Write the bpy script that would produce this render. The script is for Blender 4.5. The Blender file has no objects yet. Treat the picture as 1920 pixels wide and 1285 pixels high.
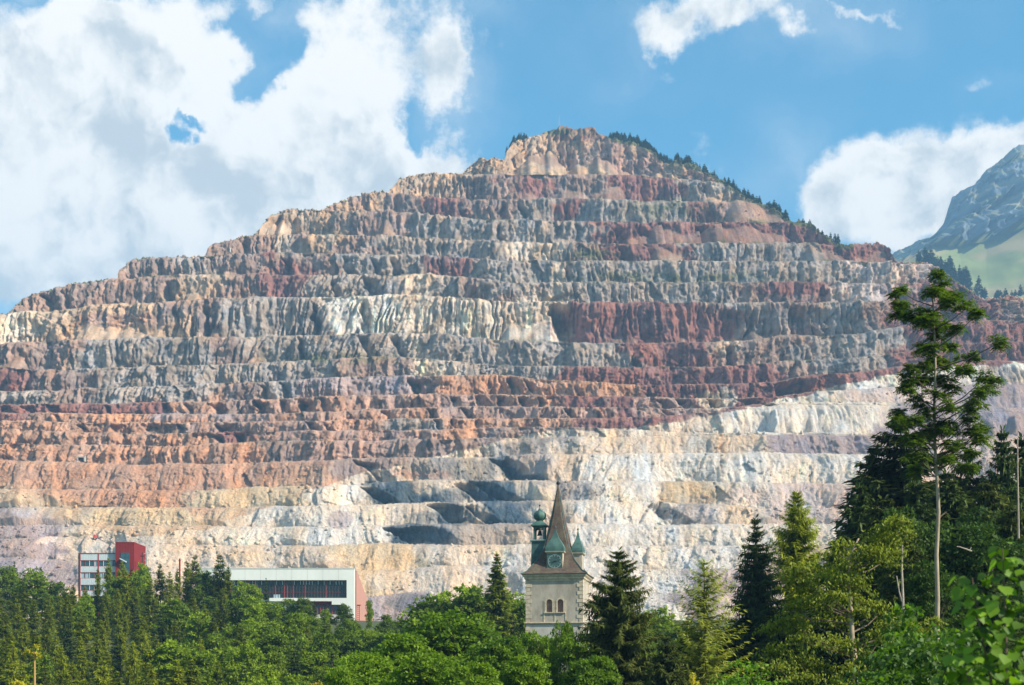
import bpy, math, random
import numpy as np

# ------------------------------------------------------------------ camera, sky, sun, exposure
scene = bpy.context.scene
F = 2600.0          # focal length in photograph pixels (1920 wide)
H = 1300.0          # photograph row of the horizon
cam_data = bpy.data.cameras.new("camera")
cam = bpy.data.objects.new("camera", cam_data)
scene.collection.objects.link(cam)
cam.location = (0, 0, 0)
cam.rotation_euler = (math.radians(90), 0, 0)
cam_data.sensor_width = 36.0
cam_data.lens = 36.0 * F / 1920.0
cam_data.shift_y = (H - 642.5) / 1920.0
cam_data.clip_start = 0.5
cam_data.clip_end = 60000
cam_data.dof.use_dof = True
cam_data.dof.focus_distance = 180.0
cam_data.dof.aperture_fstop = 1.8
scene.camera = cam

SUN = np.array([0.74, -0.37, 0.56]); SUN /= np.linalg.norm(SUN)
SUN_ELEV = math.asin(SUN[2])
SUN_AZ = math.atan2(SUN[0], SUN[1])
sd = bpy.data.lights.new("sun", 'SUN')
sd.energy = 5.0
sd.angle = math.radians(0.5)
sd.color = (1.0, 0.90, 0.75)
sun = bpy.data.objects.new("sun", sd)
scene.collection.objects.link(sun)
from mathutils import Vector
sun.rotation_euler = Vector(tuple(SUN)).to_track_quat('Z', 'Y').to_euler()

scene.view_settings.view_transform = 'Standard'
scene.view_settings.look = 'None'
scene.view_settings.gamma = 1.0
scene.view_settings.use_curve_mapping = False
scene.view_settings.exposure = 1.05
scene.render.engine = 'CYCLES'
scene.cycles.use_denoising = True
scene.cycles.max_bounces = 5
scene.cycles.diffuse_bounces = 2
scene.cycles.transmission_bounces = 3
scene.cycles.volume_bounces = 0

world = bpy.data.worlds.new("World")
scene.world = world
world.use_nodes = True

class NT:
    """small node-tree helper"""
    def __init__(s, tree):
        s.t = tree; tree.nodes.clear()
    def n(s, kind, **kw):
        nd = s.t.nodes.new(kind)
        for k, v in kw.items(): setattr(nd, k, v)
        return nd
    def put(s, sock, v):
        if hasattr(v, 'is_output') or hasattr(v, 'links'): s.t.links.new(v, sock)
        else: sock.default_value = v
    def m(s, op, a, b=None, c=None, clamp=False):
        nd = s.n('ShaderNodeMath', operation=op, use_clamp=clamp)
        s.put(nd.inputs[0], a)
        if b is not None: s.put(nd.inputs[1], b)
        if c is not None: s.put(nd.inputs[2], c)
        return nd.outputs[0]
    def ramp(s, x, a, b, smooth=True, lo=0.0, hi=1.0):
        nd = s.n('ShaderNodeMapRange', interpolation_type='SMOOTHSTEP' if smooth else 'LINEAR')
        s.put(nd.inputs[0], x); nd.inputs[1].default_value = a; nd.inputs[2].default_value = b
        nd.inputs[3].default_value = lo; nd.inputs[4].default_value = hi
        return nd.outputs[0]
    def mix(s, f, a, b, blend='MIX'):
        nd = s.n('ShaderNodeMix', data_type='RGBA', blend_type=blend)
        s.put(nd.inputs[0], f)
        for sock, v in ((nd.inputs[6], a), (nd.inputs[7], b)):
            if isinstance(v, (tuple, list)): v = (*v[:3], 1.0)
            s.put(sock, v)
        return nd.outputs[2]
    def noise(s, vec, scale, detail=4, rough=0.55, dist=0.0, out=0, dims='3D'):
        nd = s.n('ShaderNodeTexNoise', noise_dimensions=dims)
        if vec is not None: s.put(nd.inputs['Vector'], vec)
        nd.inputs['Scale'].default_value = scale; nd.inputs['Detail'].default_value = detail
        nd.inputs['Roughness'].default_value = rough; nd.inputs['Distortion'].default_value = dist
        return nd.outputs[out]
    def vm(s, op, a, b=None, scale=None):
        nd = s.n('ShaderNodeVectorMath', operation=op)
        s.put(nd.inputs[0], a)
        if b is not None: s.put(nd.inputs[1], b)
        if scale is not None: s.put(nd.inputs['Scale'], scale)
        return nd.outputs[0]

def sky_world():
    w = NT(world.node_tree)
    tc = w.n('ShaderNodeTexCoord').outputs['Generated']
    nish = w.n('ShaderNodeTexSky', sky_type='NISHITA')
    nish.sun_disc = False
    nish.sun_elevation = SUN_ELEV
    nish.sun_rotation = SUN_AZ
    nish.altitude = 800.0
    nish.air_density = 1.1; nish.dust_density = 0.6; nish.ozone_density = 2.2
    col = w.mix(1.0, nish.outputs[0], SKY_TINT, 'MULTIPLY')
    bg = w.n('ShaderNodeBackground'); w.put(bg.inputs[0], col); bg.inputs[1].default_value = SKY_STRENGTH
    # clouds: fields of azimuth and elevation
    warp = w.noise(tc, 8.0, 8, 0.62, out=1)
    wv = w.vm('SCALE', w.vm('SUBTRACT', warp, (0.5, 0.5, 0.5)), scale=0.10)
    d = w.vm('ADD', tc, wv)
    sp = w.n('ShaderNodeSeparateXYZ'); w.put(sp.inputs[0], d)
    az = w.m('ARCTAN2', sp.outputs[0], sp.outputs[1])
    el = w.m('ARCSINE', w.m('MULTIPLY', sp.outputs[2], 0.9999, clamp=False))
    def ae(px, py):
        v = np.array([(px-960)/F, 1.0, (H-py)/F]); v /= np.linalg.norm(v)
        return math.atan2(v[0], v[1]), math.asin(v[2])
    field = None
    for px, py, rx, ry, s in CLOUDS:
        a, e = ae(px, py)
        ra = rx/F*0.93; re = ry/F*0.88
        ax = w.m('DIVIDE', w.m('SUBTRACT', az, a), ra)
        ey = w.m('DIVIDE', w.m('SUBTRACT', el, e), re)
        r2 = w.m('ADD', w.m('MULTIPLY', ax, ax), w.m('MULTIPLY', ey, ey))
        g = w.m('MULTIPLY', w.m('EXPONENT', w.m('MULTIPLY', r2, -1.0)), s)
        field = g if field is None else w.m('ADD', field, g)
    # the sky goes on beyond the frame: clouds of the same kind, from noise alone
    far = w.noise(tc, 2.6, 3, 0.5)
    az0 = w.m('ABSOLUTE', az)
    off = w.ramp(az0, 0.45, 0.85)
    up = w.ramp(el, 0.62, 0.9)
    off = w.m('MAXIMUM', off, up)
    farf = w.m('MULTIPLY', w.ramp(far, 0.42, 0.66), off)
    field = w.m('ADD', field, farf)
    fb = w.noise(tc, 13.0, 12, 0.66)
    fb2 = w.noise(tc, 50.0, 10, 0.7)
    f = w.m('ADD', field, w.m('MULTIPLY', w.m('SUBTRACT', fb, 0.5), 2.7))
    f = w.m('ADD', f, w.m('MULTIPLY', w.m('SUBTRACT', fb2, 0.5), 1.1))
    mask = w.ramp(f, 0.22, 1.10)
    # relief: the same noise a little way toward the sun
    shv = w.vm('ADD', tc, tuple(SUN*0.035))
    b1 = w.noise(tc, 8.0, 6, 0.5); b2 = w.noise(shv, 8.0, 6, 0.5)
    rel = w.m('SUBTRACT', b1, b2)
    thick = w.ramp(f, 0.6, 1.9)
    lum = w.m('ADD', w.m('MULTIPLY', rel, 3.4), 0.66)
    rel2 = w.m('SUBTRACT', w.noise(d, 26.0, 6, 0.55), w.noise(w.vm('ADD', d, tuple(SUN*0.012)), 26.0, 6, 0.55))
    lum = w.m('ADD', lum, w.m('MULTIPLY', rel2, 1.6))
    lum = w.m('SUBTRACT', lum, w.m('MULTIPLY', w.m('MULTIPLY', thick, w.noise(tc, 5.0, 3, 0.5)), 0.55))
    lum = w.ramp(lum, 0.05, 0.75)
    ccol = w.mix(lum, CLOUD_DARK, CLOUD_LIGHT)
    cbg = w.n('ShaderNodeBackground'); w.put(cbg.inputs[0], ccol); cbg.inputs[1].default_value = 1.0
    veil = None
    for px, py, rx, ry, s in VEIL:
        a, e = ae(px, py)
        ax = w.m('DIVIDE', w.m('SUBTRACT', az, a), rx/F*0.93); ey = w.m('DIVIDE', w.m('SUBTRACT', el, e), ry/F*0.88)
        g = w.m('MULTIPLY', w.m('EXPONENT', w.m('MULTIPLY', w.m('ADD', w.m('MULTIPLY', ax, ax), w.m('MULTIPLY', ey, ey)), -1.0)), s)
        veil = g if veil is None else w.m('MAXIMUM', veil, g)
    veil = w.m('MULTIPLY', veil, w.ramp(w.noise(d, 7.0, 8, 0.6), 0.30, 0.75), clamp=True)
    mask = w.m('MAXIMUM', mask, w.m('MULTIPLY', veil, 0.75))
    ms = w.n('ShaderNodeMixShader')
    w.put(ms.inputs[0], mask); w.put(ms.inputs[1], bg.outputs[0]); w.put(ms.inputs[2], cbg.outputs[0])
    out = w.n('ShaderNodeOutputWorld'); w.put(out.inputs[0], ms.outputs[0])
SKY_STRENGTH = 0.088
SKY_TINT = (0.34, 0.99, 1.06)
CLOUD_LIGHT = (0.66, 0.615, 0.555); CLOUD_DARK = (0.37, 0.38, 0.375)
VEIL = [(620, 20, 300, 60, .9), (120, 10, 220, 50, .8), (1420, 40, 280, 75, .75), (1230, 70, 130, 70, .6), (840, 180, 70, 80, .5), (1830, 150, 60, 40, .35), (1560, 300, 160, 90, .5), (480, 150, 200, 130, .45)]
CLOUDS = [ # photograph px, py, half widths, strength
 (60, 170, 190, 130, 1.2), (250, 130, 190, 100, 1.3), (360, 70, 60, 50, 0.6), (130, 330, 230, 130, 1.3), (60, 480, 190, 90, 0.9),
 (330, 260, 200, 120, 1.0), (420, 400, 220, 110, 1.3), (600, 300, 130, 120, 1.3), (650, 180, 130, 110, 1.4),
 (450, 170, 50, 70, 0.5), (740, 110, 60, 60, 0.5), (700, 290, 90, 60, 0.8), (835, 150, 50, 70, 1.1), (815, 305, 70, 42, 1.5), (250, 460, 250, 60, 0.8),
 (620, 25, 230, 40, 0.75), (120, 20, 140, 25, 0.35),
 (1250, 28, 130, 36, 0.9), (1240, 72, 60, 32, 1.0), (1410, 35, 110, 34, 0.85), (1505, 80, 65, 30, 0.9), (1370, 60, 40, 12, 0.35),
 (1650, 0, 90, 12, 0.55), (1840, 150, 26, 18, 0.42), (1650, 330, 90, 70, 1.3), (1590, 370, 75, 60, 1.1), (1760, 330, 110, 65, 1.5),
 (1890, 290, 90, 60, 1.4), (1640, 440, 120, 50, 1.1), (1780, 420, 150, 70, 1.2), (352, 290, 36, 30, -2.1), (385, 255, 30, 12, -1.2), (535, 120, 44, 100, -1.5), (60, 0, 130, 26, -1.0), (455, 80, 30, 30, -0.5),
 (505, 190, 40, 25, -0.5), (780, 260, 22, 50, -0.8), (540, 60, 60, 30, -0.5)]
sky_world()

# ------------------------------------------------------------------ helpers
COL = scene.collection
MATS = {}
def P(px, py, Y):
    """point of the place at distance Y seen at photograph pixel px, py"""
    return np.array([(px-960)*Y/F, Y, (H-py)*Y/F])

def tag(o, label=None, cat=None, group=None, kind=None):
    if label: o["label"] = label
    if cat: o["category"] = cat
    if group: o["group"] = group
    if kind: o["kind"] = kind
    return o

def link(name, me, mat=None, parent=None):
    o = bpy.data.objects.new(name, me)
    COL.objects.link(o)
    if mat is not None and not me.materials: me.materials.append(mat)
    if parent is not None: o.parent = parent
    return o

def root(name, loc, rz=0.0):
    o = bpy.data.objects.new(name, None); COL.objects.link(o)
    o.empty_display_size = 0.5
    o.location = tuple(loc); o.rotation_euler = (0, 0, rz)
    return o

def mesh_np(name, V, faces, smooth=False, col=None):
    """faces: (n,4) or (n,3) int array, or list of such arrays"""
    if not isinstance(faces, list): faces = [faces]
    faces = [f for f in faces if len(f)]
    me = bpy.data.meshes.new(name)
    V = np.asarray(V, dtype=np.float32)
    me.vertices.add(len(V)); me.vertices.foreach_set("co", V.ravel())
    li = np.concatenate([f.ravel() for f in faces]).astype(np.int32)
    counts = np.concatenate([np.full(len(f), f.shape[1], dtype=np.int32) for f in faces])
    starts = np.concatenate([[0], np.cumsum(counts)[:-1]]).astype(np.int32)
    me.loops.add(len(li)); me.loops.foreach_set("vertex_index", li)
    me.polygons.add(len(counts)); me.polygons.foreach_set("loop_start", starts); me.polygons.foreach_set("loop_total", counts)
    if smooth: me.polygons.foreach_set("use_smooth", np.ones(len(counts), dtype=bool))
    if col is not None:
        at = me.color_attributes.new("col", 'FLOAT_COLOR', 'POINT')
        c = np.ones((len(V), 4), dtype=np.float32)
        col = np.asarray(col, dtype=np.float32)
        if col.ndim == 1: c[:, :3] = col[:, None]
        else: c[:, :3] = col
        at.data.foreach_set("color", c.ravel())
    me.update(calc_edges=True)
    return me

class MB:
    """collects shapes into ONE mesh"""
    def __init__(s): s.v = []; s.f = []; s.n = 0; s.sm = False
    def add(s, V, Fs):
        V = np.asarray(V, float); s.v.append(V)
        for f in Fs: s.f.append([i+s.n for i in f])
        s.n += len(V); return s
    def box(s, x0, x1, y0, y1, z0, z1):
        V = [(x, y, z) for z in (z0, z1) for y in (y0, y1) for x in (x0, x1)]
        return s.add(V, [(0,2,3,1),(4,5,7,6),(0,1,5,4),(2,6,7,3),(0,4,6,2),(1,3,7,5)])
    def loft(s, rings, cap=True):
        n = len(rings[0]); V = np.concatenate([np.asarray(r, float) for r in rings]); Fs = []
        for k in range(len(rings)-1):
            for i in range(n):
                j = (i+1) % n
                Fs.append((k*n+i, k*n+j, (k+1)*n+j, (k+1)*n+i))
        if cap:
            Fs.append(tuple(range(n))[::-1]); Fs.append(tuple((len(rings)-1)*n+i for i in range(n)))
        return s.add(V, Fs)
    def lathe(s, prof, cx=0, cy=0, n=20, sx=1.0, sy=1.0, rot=0.0):
        rings = []
        for r, z in prof:
            r = max(r, 0.002)
            rings.append([(cx+sx*r*math.cos(rot+2*math.pi*i/n), cy+sy*r*math.sin(rot+2*math.pi*i/n), z) for i in range(n)])
        return s.loft(rings)
    def tube(s, pts, rad, n=7):
        pts = [np.asarray(p, float) for p in pts]; rings = []
        if not hasattr(rad, '__len__'): rad = [rad]*len(pts)
        for i, p in enumerate(pts):
            a = pts[max(0, i-1)]; b = pts[min(len(pts)-1, i+1)]
            d = b-a; d /= (np.linalg.norm(d)+1e-9)
            u = np.cross(d, (0.31, 0.95, 0.05)); 
            if np.linalg.norm(u) < 0.2: u = np.cross(d, (1, 0, 0))
            u /= np.linalg.norm(u); v = np.cross(d, u)
            rings.append([p + rad[i]*(math.cos(2*math.pi*k/n)*u + math.sin(2*math.pi*k/n)*v) for k in range(n)])
        return s.loft(rings)
    def build(s, name, mat, parent=None, smooth=False):
        me = bpy.data.meshes.new(name)
        me.from_pydata([tuple(p) for p in np.concatenate(s.v)], [], s.f)
        if smooth: me.polygons.foreach_set("use_smooth", [True]*len(me.polygons))
        me.update()
        return link(name, me, mat, parent)

def copy_tree(o, parent=None):
    c = o.copy(); COL.objects.link(c)
    if parent is not None: c.parent = parent
    for ch in o.children: copy_tree(ch, c)
    return c

# ---- gradient noise on arrays
_rs = np.random.RandomState(7)
_perm = _rs.permutation(4096).astype(np.int32)
_ga = _rs.rand(4096).astype(np.float32)*2*np.pi
_gx = np.cos(_ga); _gy = np.sin(_ga)
def pn(x, y):
    x = np.asarray(x, np.float32); y = np.asarray(y, np.float32)
    xi = np.floor(x).astype(np.int32); yi = np.floor(y).astype(np.int32)
    fx = x-xi; fy = y-yi
    u = fx*fx*fx*(fx*(fx*6-15)+10); v = fy*fy*fy*(fy*(fy*6-15)+10)
    def g(ix, iy, dx, dy):
        h = _perm[(_perm[ix & 4095] + iy) & 4095]
        return _gx[h]*dx + _gy[h]*dy
    a = g(xi, yi, fx, fy); b = g(xi+1, yi, fx-1, fy)
    c = g(xi, yi+1, fx, fy-1); d = g(xi+1, yi+1, fx-1, fy-1)
    return ((a+(b-a)*u) + ((c+(d-c)*u)-(a+(b-a)*u))*v)*1.5
def fbm(x, y, o=4, g=0.5):
    s = 0; a = 1.0
    for i in range(o):
        s = s + a*pn(x*2**i+17.3*i, y*2**i-9.1*i); a *= g
    return s
def ridge(x, y, o=3, g=0.5):
    s = 0; a = 1.0
    for i in range(o):
        s = s + a*(1-2*np.abs(pn(x*2**i+31.7*i, y*2**i+5.3*i))); a *= g
    return s

def facet(x, y, seed=0, tilt=1.0):
    """plane facets of a broken rock face: each cell has its own height and tilt"""
    x = np.asarray(x, np.float32); y = np.asarray(y, np.float32) + 0*x
    xi = np.floor(x).astype(np.int32); yi = np.floor(y).astype(np.int32)
    best = np.full(x.shape, 9.0, np.float32); out = np.zeros(x.shape, np.float32)
    for i in (-1, 0, 1):
        for j in (-1, 0, 1):
            h = _perm[(_perm[(xi+i+seed*37) & 4095] + yi + j) & 4095]
            h2 = _perm[(h+977) & 4095]; h3 = _perm[(h+2311) & 4095]; h4 = _perm[(h+3301) & 4095]
            dx = x-(xi+i+h/4096.0); dy = y-(yi+j+h2/4096.0)
            dd = dx*dx+dy*dy
            v = (h3/4096.0-.5) + tilt*((h4/4096.0-.5)*2*dx + (h2/4096.0-.5)*1.2*dy)
            m = dd < best
            best = np.where(m, dd, best); out = np.where(m, v, out)
    return out

# ---- materials
def principled(name, col, rough=0.8, noise=None, bump=0.0, metal=0.0, spec=0.3, attr=False, col2=None, nscale=1.0, nstretch=(1,1,1)):
    m = bpy.data.materials.new(name); m.use_nodes = True
    t = NT(m.node_tree)
    b = t.n('ShaderNodeBsdfPrincipled'); o = t.n('ShaderNodeOutputMaterial'); t.put(o.inputs[0], b.outputs[0])
    b.inputs['Roughness'].default_value = rough; b.inputs['Metallic'].default_value = metal
    b.inputs['Specular IOR Level'].default_value = spec
    geo = t.n('ShaderNodeTexCoord').outputs['Object']
    mp = t.n('ShaderNodeMapping'); t.put(mp.inputs[0], geo); mp.inputs['Scale'].default_value = nstretch
    c = (*col[:3], 1.0)
    if attr:
        at = t.n('ShaderNodeAttribute', attribute_name='col'); c = at.outputs['Color']
    if col2 is not None:
        nz = t.noise(mp.outputs[0], nscale, 6, 0.65)
        c = t.mix(t.ramp(nz, 0.35, 0.68), c, col2)
    if col2 is not None or attr:
        t.put(b.inputs['Base Color'], c)
    else:
        b.inputs['Base Color'].default_value = c
    if bump > 0:
        nz = t.noise(mp.outputs[0], nscale*3, 6, 0.6)
        bp = t.n('ShaderNodeBump'); bp.inputs['Distance'].default_value = bump; bp.inputs['Strength'].default_value = 0.8
        t.put(bp.inputs['Height'], nz); t.put(b.inputs['Normal'], bp.outputs[0])
    return m

def foliage(name, dark, light, trans=0.35, gloss=0.012):
    m = bpy.data.materials.new(name); m.use_nodes = True
    t = NT(m.node_tree)
    at = t.n('ShaderNodeAttribute', attribute_name='col')
    oi = t.n('ShaderNodeObjectInfo')
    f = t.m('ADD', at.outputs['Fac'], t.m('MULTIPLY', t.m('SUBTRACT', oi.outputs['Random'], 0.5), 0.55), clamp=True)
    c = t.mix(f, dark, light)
    d = t.n('ShaderNodeBsdfDiffuse'); t.put(d.inputs[0], c)
    tr = t.n('ShaderNodeBsdfTranslucent'); t.put(tr.inputs[0], t.mix(1.0, c, (1.25, 1.3, 0.6), 'MULTIPLY'))
    ms = t.n('ShaderNodeMixShader'); ms.inputs[0].default_value = trans
    t.put(ms.inputs[1], d.outputs[0]); t.put(ms.inputs[2], tr.outputs[0])
    g = t.n('ShaderNodeBsdfGlossy'); g.inputs['Roughness'].default_value = 0.6; g.inputs[0].default_value = (0.8, 0.9, 0.8, 1)
    m2 = t.n('ShaderNodeMixShader'); m2.inputs[0].default_value = gloss
    t.put(m2.inputs[1], ms.outputs[0]); t.put(m2.inputs[2], g.outputs[0])
    o = t.n('ShaderNodeOutputMaterial'); t.put(o.inputs[0], m2.outputs[0])
    return m
# ------------------------------------------------------------------ ground
GY = [0, 60, 110, 170, 230, 330, 400, 480, 700, 900, 1100, 60000]
GZ = [-1.7, -3, -8, -9, -3, 13, 21, 24, 32, 44, 50, 50]
def ground_z(x, y):
    z = np.interp(y, GY, GZ)
    r = np.clip((np.asarray(x)-18)*0.13, 0, 9) * np.clip(1-(np.asarray(y)-60)/240.0, 0, 1)
    return z + r
def build_ground():
    xs = np.concatenate([np.linspace(-40000, -800, 12), np.linspace(-700, 700, 90), np.linspace(800, 40000, 12)])
    ys = np.concatenate([np.linspace(-8000, -60, 8), np.linspace(-50, 1150, 160), np.linspace(1300, 50000, 14)])
    X, Y = np.meshgrid(xs, ys)
    Z = ground_z(X, Y) + np.where((Y < 1150) & (np.abs(X) < 700), 0.8*fbm(X/25, Y/25, 3), 0)
    V = np.stack([X, Y, Z], -1).reshape(-1, 3)
    n, m = X.shape
    I = np.arange(n*m).reshape(n, m)
    Q = np.stack([I[:-1, :-1], I[:-1, 1:], I[1:, 1:], I[1:, :-1]], -1).reshape(-1, 4)
    me = mesh_np("ground", V, Q, smooth=True)
    mat = principled("ground_grass", (0.05, 0.075, 0.025), 0.95, col2=(0.075, 0.07, 0.04), nscale=0.15)
    tag(link("ground", me, mat), kind="structure")
build_ground()

# ------------------------------------------------------------------ the terraced mine mountain
SKYL = [(-400,705),(-200,655),(0,590),(20,585),(32,570),(45,561),(75,549),(100,545),(130,531),(160,531),(200,525),(219,522),(226,508),(238,496),(250,488),(280,484),
 (384,482),(390,470),(400,459),(430,450),(478,441),(486,430),(495,418),(508,406),(530,395),(540,393),(600,394),(620,386),(640,378),(665,368),(690,361),
 (728,362),(740,350),(748,336),(770,331),(805,325),(840,326),(866,326),(875,315),(890,302),(920,300),(945,299),(950,285),(962,266),(985,258),(1010,252),
 (1020,246),(1040,242),(1110,242),(1128,249),(1145,260),(1175,264),(1200,271),(1225,284),(1240,297),(1260,305),(1290,308),(1330,325),(1360,341),(1400,370),
 (1424,381),(1450,393),(1482,415),(1520,421),(1545,440),(1570,459),(1600,459),(1640,457),(1655,459),(1668,475),(1684,493),(1740,495),(1765,508),(1800,534),
 (1845,562),(1870,560),(1890,557),(1920,560),(2100,575),(2400,640)]
LINES = [
 [(865,327),(1200,328),(1222,331),(1309,339),(1400,345)],
 [(690,361),(740,363),(800,370),(900,375),(1105,372),(1200,376),(1294,377),(1424,382)],
 [(600,393),(629,396),(738,397),(800,403),(922,412),(1061,414),(1200,416),(1483,417)],
 [(478,441),(520,439),(618,440),(800,445),(931,451),(1061,456),(1200,457),(1527,456),(1568,461),(1650,461)],
 [(385,482),(400,479),(498,474),(607,475),(800,478),(952,489),(1200,489),(1600,490),(1684,494),(1742,496)],
 [(222,522),(305,518),(400,514),(800,516),(865,519),(922,526),(957,529),(1505,529),(1600,531),(1700,530),(1800,538)],
 [(0,588),(57,584),(94,584),(185,570),(283,568),(400,559),(618,557),(727,552),(800,555),(909,561),(981,567),(1700,568),(1845,563),(1920,562)],
 [(0,646),(109,637),(185,637),(305,632),(400,634),(509,630),(618,628),(727,623),(800,626),(900,634),(1029,641),(1200,644),(1331,642),(1390,640),(1461,629),(1600,628),(1700,610),(1829,600),(1920,602)],
 [(0,690),(113,694),(185,690),(400,683),(539,678),(655,672),(727,669),(800,672),(900,682),(970,687),(1200,688),(1363,687),(1418,681),(1483,676),(1600,672),(1700,660),(1842,640),(1920,642)],
 [(0,733),(87,733),(135,730),(240,727),(400,719),(531,715),(596,710),(661,706),(800,704),(957,704),(1040,713),(1200,722),(1353,721),(1450,715),(1516,704),(1600,700),(1698,684),(1842,675),(1920,677)],
 [(0,759),(131,757),(261,756),(400,752),(544,747),(618,743),(705,741),(800,739),(1000,741),(1200,745),(1350,748),(1450,745),(1520,735),(1700,725),(1920,720)],
 [(0,775),(400,777),(531,775),(640,770),(800,764),(1000,762),(1100,764),(1231,766),(1340,766),(1427,757),(1500,754),(1684,756),(1920,765)],
 [(0,788),(187,793),(400,793),(596,789),(727,786),(844,785),(1100,784),(1231,781),(1340,773),(1427,763),(1500,758),(1684,760),(1920,772)],
 [(0,805),(255,814),(400,811),(574,808),(800,806),(952,802),(1083,801),(1187,806),(1285,812),(1500,811),(1920,816)],
 [(0,833),(196,835),(349,837),(400,832),(496,828),(661,827),(800,824),(992,821),(1200,818),(1285,817),(1500,815),(1630,816),(1920,822)],
 [(0,863),(105,867),(240,872),(400,870),(596,864),(727,859),(931,858),(996,853),(1127,852),(1427,849),(1630,852),(1920,858)],
 [(0,918),(181,918),(327,920),(400,919),(491,913),(635,911),(727,904),(800,901),(992,902),(1200,902),(1500,907),(1590,907),(1920,912)],
 [(0,950),(272,952),(400,953),(522,950),(640,948),(800,943),(996,940),(1100,938),(1252,943),(1405,950),(1500,953),(1920,958)],
 [(0,985),(400,986),(509,989),(640,989),(800,984),(996,982),(1274,984),(1500,983),(1920,985)],
 [(0,1012),(170,1003),(200,1018),(400,1024),(596,1024),(727,1020),(800,1022),(1000,1022),(1200,1025),(1920,1022)],
 [(0,1045),(400,1064),(672,1070),(752,1071),(820,1062),(912,1062),(1200,1068),(1920,1065)],
 [(0,1090),(400,1110),(696,1120),(752,1114),(809,1110),(1000,1115),(1920,1110)],
 [(-400,1200),(2400,1200)],
]
PAL = dict(g=(.40,.325,.28), t=(.54,.37,.25), b=(.375,.25,.20), r=(.305,.14,.115), p=(.46,.285,.22), o=(.55,.30,.19),
           y=(.66,.48,.30), w=(.735,.635,.545), c=(.69,.54,.415), v=(.40,.31,.31), d=(.085,.115,.14), m=(.66,.505,.43), k=(.12,.15,.06))  # d: dark slate that also carries painted shade of the pockets
GRID = [
 "ttttttttttttttptpttttttt",
 "tttttttttttbrbrrgtttpppp",
 "bbbbbbbbtbrbgrggrpprrrrr",
 "ttttttttbbggggrrrrrrrrrr",
 "bbbbbbbtbgggcbrrgggrrrrr",
 "bbbbgbrbggrgggggggggmmrr",
 "bbbbtbrggcgbgggggbrmmrrr",
 "cttttbgggggccccrrrrgbgbrrb"[:5]+"bggggcccc"[:0]+"bgggccccrrrrgbgbrrb",
 "bbgggbgggcgggggrrbbggrrr",
 "rbggggggbccggrrrrrbggrrr",
 "gbgggbgvvvooooorrrrrwwww",
 "rrrroppopopporrprrwwmmvv",
 "rommmpppoopppprpprwwwvvv",
 "ooooppppogooorrrbwwwwvvv",
 "ooooorppppobbbbccwwwwvvv",
 "oooooobppbbbgcccccvvvmmm",
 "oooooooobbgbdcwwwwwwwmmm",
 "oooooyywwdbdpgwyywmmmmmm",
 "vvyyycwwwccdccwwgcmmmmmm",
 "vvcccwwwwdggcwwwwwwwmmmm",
 "vmccccccyyccwwwwwwmmmmmm",
 "mvccccccycccwwwwvmmmmmmm",
 "ccccccccvvccwwwwvmmmmmmm",
]
GRID[7] = "ctttbgggwcccc" + "rrrrgbgbrrb"
WB = [(-400,930),(0,944),(60,955),(130,978),(260,1006),(400,990),(450,968),(600,915),(690,884),(800,862),(950,822),(1050,806),(1190,805),(1318,781),(1427,760),(1530,735),(1600,716),(1700,696),(1800,690),(1920,682),(2300,682)]
# pockets: (px from, px to, face, depth in metres): deep on the left, running out to the right, so their floors lie in shade
ALC = [(1032,1098,7,52),(1455,1515,10,60),(1350,1400,7,18),(770,806,10,30),(955,980,10,26),(991,1006,10,18),(1060,1072,5,18),
 (1232,1262,11,26),(1275,1300,11,26),(1325,1360,11,26),(1240,1262,3,26),(1310,1336,3,28),(1350,1378,3,30),(1165,1185,4,24),
 (938,990,16,42),(870,930,17,46),(910,955,17,40),(735,850,19,55),(820,890,18,50),(690,722,16,30),(695,725,17,34),(885,915,18,30),(1230,1275,18,26),
 (515,535,3,30),(385,400,7,26),(590,606,7,26),(680,700,7,22),(1480,1550,7,34),(1360,1378,8,24),(440,462,14,30),(400,418,14,24),(210,250,13,16),
 (400,430,11,22),(480,505,11,26),(528,545,11,20),(565,592,11,26),(600,622,11,16),(575,598,13,18),(610,630,13,18),(405,450,13,26),(335,350,13,18),
 (310,330,11,18),(350,360,11,14),(200,212,11,16),(108,121,12,14),(148,165,13,16),(270,345,13,10),(92,115,11,14),(45,70,11,12),(0,30,11,12),
 (85,112,6,22),(310,330,6,26),(120,140,6,14),(455,478,4,20),(535,548,5,18),(648,668,5,16),(700,722,5,20),(735,752,5,16),(620,640,6,18),(688,712,6,24),
 (1275,1295,1,18),(1320,1336,1,18),(870,920,1,14),(1010,1025,0,18),(1060,1080,0,20),(1045,1058,0,14),(940,955,2,18),(975,990,2,16),(935,945,3,24),
 (1150,1175,3,18),(1200,1232,3,16),(490,505,10,14),(530,548,10,14),(740,760,8,20),(680,705,8,18),(560,575,8,18),(1430,1455,12,20),(1390,1425,11,26),
 (1600,1640,15,8),(1535,1550,6,14),(845,862,11,20),(890,915,11,18),(930,955,11,24),(970,995,11,24),(1008,1022,11,20),(1060,1076,12,18),(1130,1150,12,18),
 (1250,1262,12,16),(720,740,12,14),(870,884,12,18),(800,820,12,20),(815,830,13,18),(850,862,13,14),(890,905,13,12)]
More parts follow.
